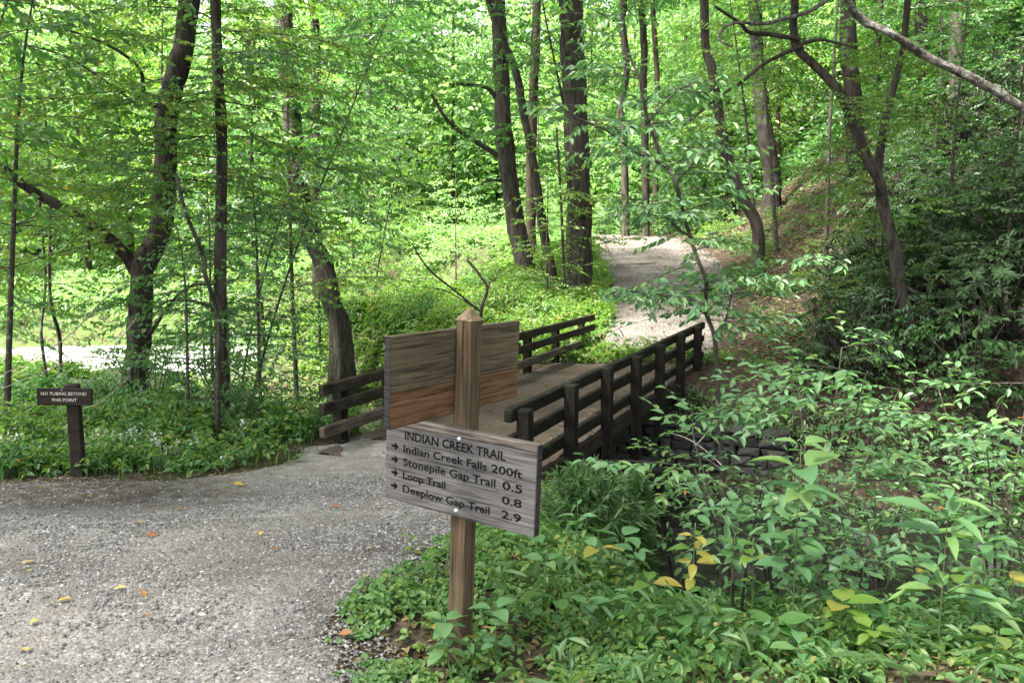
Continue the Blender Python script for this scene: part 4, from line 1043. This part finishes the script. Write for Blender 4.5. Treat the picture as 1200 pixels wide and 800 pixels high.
mass('distant_foliage', 26000, (9, 30, 22, 46), 3.2, .24, 'leaf', lambda x, y: ss(.8, 3, -psd(x, y, FAR))*(x > 12.5)*(y > 26)*(x < y*.85))
def bank(x, y): return ss(.2, 1, -psd(x, y, FAR))*(x > 4)*(x*BD[0]+y*BD[1] > 12.0)
x, y = scatter(4200, 4, 20, 11.4, 36, lambda x, y: bank(x, y)*clump(x, y, 1.1, 14)); cover('ground_cover', x, y, .06, .35, .11, 'leaf', 5, L2, .5)
# dead leaves lying on the forest floor
def litter(name, n, box_, fn, ln, up=.012):
    x, y = scatter(n, *box_, fn); z = H(x, y)+up; g = GB(); a = rng.uniform(0, 6.28, n)
    leaves(g, np.stack([x, y, z], -1), np.stack([np.cos(a), np.sin(a), rng.normal(0, .2, n)], -1), np.stack([rng.normal(0, .4, n), rng.normal(0, .4, n), np.ones(n)], -1), ln*rng.uniform(.5, 1.3, n), .5, L4)
    tag(g.obj(name, M['brown_leaf']), kind='stuff')
litter('leaf_litter', 7000, (-1.0, 6, 2.6, 8.5), lambda x, y: ss(-.05, .2, -trd(x, y)), .06)
litter('leaf_litter', 16000, (4, 16, 12, 34), bank, .13)
litter('leaf_litter', 1300, (-6, .2, 3.0, 8.0), lambda x, y: (trd(x, y) > .1)*(.15+.85*clump(x, y, 1.1, 33)), .017, .022)
litter('leaf_litter', 1600, (-10, .3, 5.8, 8.2), lambda x, y: ss(.75, .0, trd(x, y))*(y > 5.5)*(y > 6.4-.4*x*0), .035, .014)
litter('leaf_litter', 1500, (3, 9, 16, 34), lambda x, y: ss(1.2, .0, psd(x, y, FAR))*(x > 4.2), .10, .03)
litter('leaf_litter', 500, (-1, 9, 16, 34), lambda x, y: psd(x, y, FAR) > 0, .09, .03)
# loose stones on the gravel
n = 26000; V, T = rock_mesh(.4); T = T
def pebbles(n, fn, box_, r0, r1):
    x, y = scatter(n, *box_, fn); z = H(x, y)
    OV = np.array([(1,0,0),(0,1,0),(-1,0,0),(0,-1,0),(0,0,.7),(0,0,-.6)], float); OT = np.array([(0,1,4),(1,2,4),(2,3,4),(3,0,4),(1,0,5),(2,1,5),(3,2,5),(0,3,5)])
    s_ = r0+(r1-r0)*rng.uniform(0, 1, n)**2.5; a = rng.uniform(0, 6.28, n); c, q = np.cos(a), np.sin(a)
    W = OV[None]*np.stack([rng.uniform(.7, 1.4, n), rng.uniform(.6, 1.1, n), rng.uniform(.5, 1, n)], -1)[:, None]*s_[:, None, None]+rng.normal(0, .18, (n, 6, 3))*s_[:, None, None]
    W2 = np.stack([W[..., 0]*c[:, None]-W[..., 1]*q[:, None], W[..., 0]*q[:, None]+W[..., 1]*c[:, None], W[..., 2]], -1)+np.stack([x, y, z+.012+s_*.15], -1)[:, None]
    g = GB(); g.add(W2.reshape(-1, 3), (OT[None]+(np.arange(n)*6)[:, None, None]).reshape(-1, 3))
    return g
tag(pebbles(42000, lambda x, y: (trd(x, y) > -.03)*(x > -.85*y)*(.25+.75*clump(x, y, 1.6, 25))*(1-.85*ss(5.9, 6.9, y-.10*np.clip(x+4, -4, 9))*ss(-1.0, -3.0, x)), (-5.6, .2, 3.0, 7.8), .004, .0145).obj('gravel_stones', M['pebble']), kind='stuff')
tag(pebbles(5000, lambda x, y: (trd(x, y) > -.25)*(trd(x, y) < .35)*1.0, (-1.3, .3, 3.0, 7.6), .005, .016).obj('gravel_stones', M['pebble']), kind='stuff')
# creek rocks
for i in range(34):
    k = rng.uniform(.16, .62); P = smooth_path(np.c_[CREEK, np.zeros(len(CREEK))], 200)[int(k*199)]
    x, y = P[0]+rng.normal(0, .7), P[1]+rng.normal(0, .8); V, T = rock_mesh(.8); g = GB()
    sc = rng.uniform(.06, .2); g.add(V*sc*np.array([1.1, 1, .55]), T, True)
    o = g.obj('creek_rock', M['rock'], None, (x, y, -1.95+rng.uniform(-.06, .08))); o.rotation_euler = (0, 0, rng.uniform(0, 6))
    tag(o, 'grey rock in the bed of the shaded creek', 'rock', 'rocks in the creek')

# ------------------------------------------------------------------ foreground plants: every leaf an object
def unit_leaf_mesh(wr, m, shape=1.0, curl=.22, fold=.16):
    V, T = big_leaf(6, shape, fold, curl); g = GB(); g.add(V*np.array([1, wr, 1]), T, True); return g.mesh('leaf', M[m])
LM = {}
def lproto(wr, m, shape=1.0, curl=.22):
    k = (wr, m, shape, curl)
    if k not in LM: LM[k] = [unit_leaf_mesh(wr*f, m, shape, curl*c) for f, c in ((1, 1), (.88, 1.5), (1.1, .5))]
    return random.choice(LM[k])
def leaf_obj(parent, p, d, nrm, ln, me):
    d = unit(np.asarray(d, float)); sd_ = unit(np.cross(nrm, d)); up = np.cross(d, sd_)
    o = link('leaf', me, parent)
    o.matrix_local = Matrix(((d[0]*ln, sd_[0]*ln, up[0]*ln, p[0]), (d[1]*ln, sd_[1]*ln, up[1]*ln, p[1]), (d[2]*ln, sd_[2]*ln, up[2]*ln, p[2]), (0, 0, 0, 1)))
    return o
def fg_shrub(name, label, base, hgt, nb, L, leaf, wr, m, az=(0, 6.283), z0=.3, cap=260, shape=.9, odd=None, gap=.10, lean=(0, 0), group=None):
    zb = float(H(*base)); r = thing(name, label, 'shrub', (base[0], base[1], zb), 0, group)
    sp = Spray(); nst = 4; st = []
    for k in range(nst):
        a = rng.uniform(0, 6.28); e = np.array([lean[0]+math.cos(a)*.25*hgt, lean[1]+math.sin(a)*.25*hgt, hgt*rng.uniform(.8, 1.0)])
        P = smooth_path([(0, 0, -.1), e*np.array([.3, .3, .45]), e], 12); g = GB(); tube(g, P, [.006+.005*hgt, .004], 6, .04); g.obj('stem', M['bark_s'], r); st.append(P)
    for i in range(nb):
        z = z0+(hgt-z0)*(i+rng.uniform())/nb; P = st[i % nst]; o = on_path(P, z)
        sp.bough(o, rng.uniform(*az), L*rng.uniform(.6, 1.1), rng.uniform(.0, .25), .16, leaf, gap=gap, tw=.45, jit=.28, dens=1.2, drop=.10, start=.12)
    p, d, n, l = sp.cat(); idx = rng.permutation(len(p)); 
    for i in idx[:cap]:
        mm = m
        if odd and rng.uniform() < odd[1]: mm = odd[0]
        leaf_obj(r, p[i], d[i], n[i], l[i], lproto(wr, mm, shape))
    rest = idx[cap:]
    if len(rest):
        g = GB(); leaves(g, p[rest], d[rest], n[rest], l[rest], wr, L4); tag(g.obj('leaves', M[m], r), kind='stuff')
    g = GB()
    for (P, a, b) in sp.tw: tube(g, P, [a*.7, b], 4)
    tag(g.obj('twigs', M['bark_s'], r), kind='stuff')
    return r
def herb(name, label, u, v0, v1, Y, n, leaf, wr, m, shape=.8, odd=None, f0=.35, droop=.25, group=None, lean=0, per=2, cat='plant'):
    b = px(u, v1, Y); b[2] = float(H(b[0], b[1])); top = px(u, v0, Y); hgt = max(.06, top[2]-b[2])
    r = thing(name, label, cat, tuple(b), 0, group)
    P = smooth_path([(0, 0, -.05), (lean*.3+rng.normal(0, .01), rng.normal(0, .01), hgt*.5), (lean, 0, hgt)], 10)
    g = GB(); tube(g, P, [.003+.003*hgt, .002], 6); g.obj('stem', M['stem'], r)
    a = rng.uniform(0, 6)
    for i in range(n):
        f = f0+(1-f0)*(i+.5)/n; o = on_path(P, hgt*f)
        for k in range(per):
            an = a+i*(1.571 if per == 2 else 2.4)+k*6.283/per+rng.normal(0, .2); sz = leaf*(.5+.8*math.sin(math.pi*min(1, .15+.85*(1-abs(f-.62)*1.25))))*rng.uniform(.8, 1.15)
            if f > .93: sz *= .55
            d = np.array([math.cos(an), math.sin(an), .45-droop*2*rng.uniform(.6, 1.4)*(1.25-f)]); nm = np.array([0, 0, 1])+rng.normal(0, .16, 3)-d*.15
            mm = odd[0] if odd and rng.uniform() < odd[1] else m
            pt = o+unit(d)*sz*.15
            leaf_obj(r, pt, d, nm, sz, lproto(wr, mm, shape, .3))
    return r
def fern(label, u, v, Y, n, L, az=None, group=None):
    b = px(u, v, Y); b[2] = float(H(b[0], b[1])); r = thing('fern', label, 'fern', tuple(b), 0, group)
    for k in range(n):
        a = rng.uniform(0, 6.28) if az is None else rng.uniform(*az); l_ = L*rng.uniform(.75, 1.1); h = np.array([math.cos(a), math.sin(a), 0]); s_ = np.array([-h[1], h[0], 0])
        q = np.linspace(0, 1, 26); up = rng.uniform(.75, 1.15); P = h*(q*l_*.85)[:, None]+np.array([0, 0, 1])*(l_*(up*q-.72*q*q))[:, None]
        g = GB(); tube(g, P, [.0028, .0008], 4); T = unit(np.gradient(P, axis=0)); N = unit(np.cross(T, s_[None]))
        N = N*np.sign(N[:, 2:3]+1e-6)
        for sg_ in (-1, 1):
            i = np.arange(4, 26); w = l_*.19*np.sin(np.pi*np.clip((q[i]-.1)/.92, 0, 1))**.7*(1.15-.55*q[i])+.004
            leaves(g, P[i], s_*sg_+T[i]*.25+N[i]*.1, N[i]+rng.normal(0, .08, (len(i), 3)), w, .012*l_/.5/w*1.9, L4)
        g.obj('frond', M['fern'], r)
    return r

def gx_(u, Y): return (u-600)/F_PX*Y
fg_shrub('spicebush_shrub', 'tallest layered shrub standing between the creek and the forked tree, level sprays of pale leaves', (2.35, 5.9), 2.15, 17, 1.0, .10, .46, 'leaf_fg', z0=1.1, odd=('yellow_leaf', .015))
fg_shrub('spicebush_shrub', 'broad leafy shrub cut by the right edge above the creek', (3.75, 5.9), 2.0, 17, 1.05, .10, .46, 'leaf_fg', z0=.7, odd=('orange_leaf', .012))
fg_shrub('spicebush_shrub', 'leafy shrub leaning over the near creek bank left of the tall thin stem', (1.55, 5.2), 1.35, 13, .75, .10, .46, 'leaf_fg', z0=.55)
fg_shrub('spicebush_shrub', 'shrub with a few reddish leaves beside the bridge railing', (1.75, 8.0), 1.75, 12, .95, .09, .5, 'leaf', az=(1.9, 5.0), z0=1.0, odd=('orange_leaf', .05), cap=180)
fg_shrub('spicebush_shrub', 'shrub at the foot of the thin crooked sapling', (2.5, 7.3), 1.7, 13, .9, .09, .48, 'leaf_fg', z0=.5, cap=200)
fg_shrub('spicebush_shrub', 'dark-rooted shrub overhanging the creek at the right edge', (4.6, 6.6), 1.6, 13, 1.0, .10, .46, 'leaf', z0=.4, cap=200)
fg_shrub('spicebush_shrub', 'low fine-leaved shrub at the water between the two tall plants', (2.3, 4.75), .95, 12, .62, .075, .46, 'leaf_fg', z0=.3, cap=200)
fg_shrub('spicebush_shrub', 'low shrub at the right edge of the frame in front of the creek', (3.25, 4.75), .95, 12, .62, .08, .46, 'leaf', z0=.3, cap=200)
fg_shrub('spicebush_shrub', 'thin shrub hanging over the creek in front of the bare bank', (3.1, 6.7), 1.5, 13, .85, .085, .46, 'leaf_fg', z0=.4, cap=200)
herb('wood_nettle', 'tall single dark stem with wide leaves standing over the creek', 928, 522, 752, 3.95, 8, .21, .5, 'leaf_fg', f0=.42, per=3, droop=.15)
herb('wood_nettle', 'tall plant with long lance-shaped leaves near the right edge', 1098, 588, 775, 3.75, 8, .24, .29, 'leaf_fg', f0=.38, per=3, droop=.12)
herb('wood_nettle', 'second lance-leaved plant right behind the first one', 1140, 620, 770, 4.1, 7, .20, .30, 'leaf_fg', f0=.4, per=3)
herb('seedling', 'broad-leaved seedling right of the feathery pine', 728, 622, 690, 4.7, 3, .17, .6, 'leaf_fg', f0=.5, per=3)
herb('seedling', 'seedling with yellowing drooping leaves in front of the creek', 812, 612, 705, 4.1, 4, .15, .52, 'yellow_leaf', f0=.5, per=3, droop=.45, odd=('leaf_y', .35))
herb('seedling', 'narrow-leaved plant just right of the lettered board', 676, 592, 660, 5.0, 6, .13, .3, 'leaf_fg', f0=.35, per=2)
herb('seedling', 'small-leaved plant left of the signpost at the gravel edge', 478, 622, 652, 4.9, 6, .06, .5, 'leaf_y', f0=.2, per=2)
herb('seedling', 'leafy plant hugging the right foot of the signpost', 580, 705, 770, 3.5, 4, .10, .62, 'leaf_fg', f0=.4, per=3)
herb('seedling', 'low leafy plant covering the left foot of the signpost', 520, 720, 785, 3.45, 4, .10, .62, 'leaf_fg', f0=.4, per=3)
for i, (u, v, Y) in enumerate([(640, 690, 4.0), (690, 735, 3.75), (760, 720, 3.85), (655, 745, 3.65), (830, 760, 3.65), (1010, 700, 4.1), (985, 735, 3.8), (1050, 750, 3.7), (1150, 745, 3.8), (1185, 700, 4.1), (880, 690, 4.15), (905, 755, 3.65), (745, 670, 4.3), (700, 670, 4.4), (1020, 778, 3.55), (1165, 782, 3.5), (935, 782, 3.5), (620, 650, 4.5), (610, 720, 3.8), (860, 665, 4.3), (1075, 690, 4.15), (960, 690, 4.2), (1120, 715, 3.95), (790, 745, 3.7)]):
    col_ = ('mint-green', 'green', 'yellow-green', 'dark green')[i % 4]
    where = 'close to the right of the signpost' if u < 720 else 'in front of the yellowing seedling' if u < 850 else 'around the foot of the tall single stem' if u < 1030 else 'around the lance-leaved plant'
    herb('seedling', f'small {col_} broad-leaved seedling {where}', u, v-rng.uniform(25, 55), v, Y, int(rng.integers(2, 4)), rng.uniform(.085, .14), rng.uniform(.5, .72), ('leaf_fg', 'leaf_fg', 'leaf_y', 'leaf')[i % 4], per=3, f0=.5, group='seedlings right of the signpost', odd=('yellow_leaf', .04))
fern('fern with dark upright fronds below the tall single stem', 872, 750, 3.75, 10, .33)
fern('pale arching fern in the bottom right foreground', 975, 795, 3.45, 8, .28)
fern('fern among low leaves right of the signpost', 715, 715, 3.95, 8, .30)
fern('fern at the edge of the bare leaf litter', 790, 775, 3.6, 6, .26)
fern('fern by the lance-leaved plant', 1145, 765, 3.7, 7, .28)
fern('small fern behind the yellowing seedling', 770, 690, 4.3, 7, .32)
# feathery pine sapling
def pine(label, u, v0, v1, Y, wpx):
    b = px(u, v1, Y); b[2] = float(H(b[0], b[1])); hgt = px(u, v0, Y)[2]-b[2]; r = thing('pine_sapling', label, 'pine sapling', tuple(b)); g = GB(); tw = GB(); W = wpx/2/F_PX*Y
    tube(tw, np.array([(0, 0, -.05), (.02, 0, hgt*.5), (0, 0, hgt)]), [.012, .003], 5)
    for i in range(46):
        f = .12+.86*i/46; a = i*2.4; l_ = W*(1.15-.75*f)*rng.uniform(.7, 1.1); h = np.array([math.cos(a), math.sin(a), .35]); o = np.array([0, 0, hgt*f])
        P = smooth_path([o, o+h*l_*.6, o+h*l_+np.array([0, 0, .05])], 7); tube(tw, P, [.004, .0015], 3)
        for q in np.linspace(.3, 1, 7):
            c = P[min(6, int(q*6))]; k = 16; d = unit(rng.normal(0, 1, (k, 3))+h*1.1); leaves(g, np.repeat(c[None], k, 0), d, rng.normal(0, 1, (k, 3)), rng.uniform(.07, .12, k), .028, L2)
    tag(g.obj('needles', M['fern'], r), kind='stuff'); tag(tw.obj('branches', M['bark_s'], r), kind='stuff')
pine('feathery green pine sapling beside the lettered board, in front of the stone abutment', 688, 562, 655, 5.7, 125)
pine('smaller feathery pine sapling right behind the first', 742, 562, 640, 6.4, 50)

# dead snag and bare twigs
def bare(name, label, Y, stems, m='dead', cat='branch'):
    b = px(*stems[0][0][0], Y); r = thing(name, label, cat, tuple(b))
    for (pts, w0, w1, dy) in stems:
        P = smooth_path([px(u, v, Y+dy*i/(len(pts)-1)) for i, (u, v) in enumerate(pts)], 5*len(pts)); g = GB(); tube(g, P-b, [w0/2/F_PX*Y, w1/2/F_PX*Y], 6, .05); g.obj('stem', M[m], r)
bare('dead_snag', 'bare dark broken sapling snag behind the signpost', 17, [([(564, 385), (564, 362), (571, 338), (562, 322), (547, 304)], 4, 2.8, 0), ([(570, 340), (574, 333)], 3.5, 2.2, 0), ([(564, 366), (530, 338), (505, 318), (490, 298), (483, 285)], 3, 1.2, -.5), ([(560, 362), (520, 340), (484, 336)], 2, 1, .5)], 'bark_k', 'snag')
bare('bare_twig', 'pale leafless twigs hanging over the dark water below the bridge', 6.6, [([(846, 545), (826, 527), (806, 514), (786, 507)], 1.8, .8, .3), ([(846, 550), (825, 535), (812, 528)], 1.6, .8, -.2), ([(815, 522), (830, 505), (838, 490)], 1.4, .8, .1)])
bare('bare_twig', 'long pale leafless branches arching in front of the river at the left', 9.4, [([(150, 425), (100, 418), (60, 432), (20, 448), (-20, 465)], 1.5, .9, .2), ([(152, 330), (120, 352), (90, 385), (50, 415), (0, 440)], 1.6, .9, -.3), ([(160, 372), (130, 412), (110, 440), (92, 460)], 1.4, .8, -.2), ([(152, 440), (120, 470), (92, 480)], 1.3, .8, 0)])
bare('fallen_branch', 'dark fallen stick lying across the far trail', 27, [([(712, 316), (728, 319), (752, 320)], 2.6, 2, -.5)], 'bark')
# fallen leaves on the gravel
FL = [(33, 660, 'gold_leaf', 1.15, 'golden curled fallen leaf near the left edge of the gravel'), (35, 671, 'gold_leaf', .6, 'tiny golden fallen leaf just below the golden curled one at the left'), (140, 690, 'gold_leaf', 1.0, 'yellow fallen leaf in the middle of the left gravel'),
      (168, 697, 'orange_leaf', 1.1, 'bright orange fallen leaf right of the yellow one on the gravel'), (76, 704, 'gold_leaf', 1.3, 'yellow and brown fallen leaf low on the left gravel'), (30, 765, 'gold_leaf', .9, 'yellow fallen leaf nearest the lower left corner'),
      (40, 732, 'gold_leaf', .9, 'pale yellow flat fallen leaf above the lower left corner'), (172, 724, 'red_leaf', 1.0, 'dull red fallen leaf below the orange one'), (206, 688, 'orange_leaf', .7, 'small tan fallen leaf in the centre of the gravel'),
      (252, 707, 'gold_leaf', .7, 'small yellow fallen leaf right of the orange one'), (322, 645, 'red_leaf', .9, 'red fallen leaf alone on the gravel left of the signpost'), (306, 626, 'gold_leaf', .9, 'yellow fallen leaf above the lone red leaf'),
      (280, 569, 'gold_leaf', 1.1, 'yellow fallen leaf near the far gravel edge'), (161, 613, 'gold_leaf', 1.1, 'yellow fallen leaf above the reddish pair'), (178, 628, 'red_leaf', 1.3, 'reddish fallen leaf in the upper part of the gravel'),
      (106, 582, 'gold_leaf', .8, 'orange-yellow fallen leaf below the small brown sign'), (47, 573, 'gold_leaf', .8, 'yellow fallen leaf left of the brown sign post foot'), (432, 644, 'gold_leaf', .9, 'golden fallen leaf left of the signpost'),
      (404, 745, 'red_leaf', 1.6, 'salmon red fallen leaf by the gravel edge at the bottom'), (393, 594, 'red_leaf', .9, 'brown-red fallen leaf between gravel and bridge'), (211, 597, 'orange_leaf', .7, 'small orange fallen leaf in the upper middle of the gravel'),
      (184, 596, 'red_leaf', .8, 'dark maroon fallen leaf in the upper middle of the gravel'), (686, 793, 'orange_leaf', 1.3, 'bright orange fallen leaf on the bare litter at the bottom'), (497, 676, 'orange_leaf', .9, 'orange fallen leaf among the low plants left of the signpost')]
for (u, v, m, sc, lab) in FL:
    q = None
    for yy in np.linspace(2.6, 9, 400):
        p = px(u, v, yy)
        if p[2] <= float(H(p[0], p[1]))+.02: q = p; break
    if q is None: continue
    V, T = big_leaf(6, .9, .25, random.uniform(-.3, .35), .05); L = .052*sc*q[1]/4.2
    g = GB(); g.add((V-np.array([.5, 0, 0]))*np.array([L, L*.62, L*.8]), T, True)
    g.add(np.array([(-.5, 0, 0), (-.85, .05, .05), (-.85, .08, .05), (-.5, .03, 0)])*L, [(0, 1, 2), (0, 2, 3)])
    o = g.obj('fallen_leaf', M[m], None, (q[0], q[1], float(H(q[0], q[1]))+.034)); o.rotation_euler = (random.uniform(-.35, .35), random.uniform(-.35, .35), random.uniform(0, 6.28)); tag(o, lab, 'leaf', 'fallen leaves on the gravel')


# small stones on the far trail
tag(pebbles(9000, lambda x, y: (psd(x, y, FAR) > -.1)*1.0, (2, 8, 15.5, 33), .008, .03).obj('gravel_stones', M['pebble']), kind='stuff')
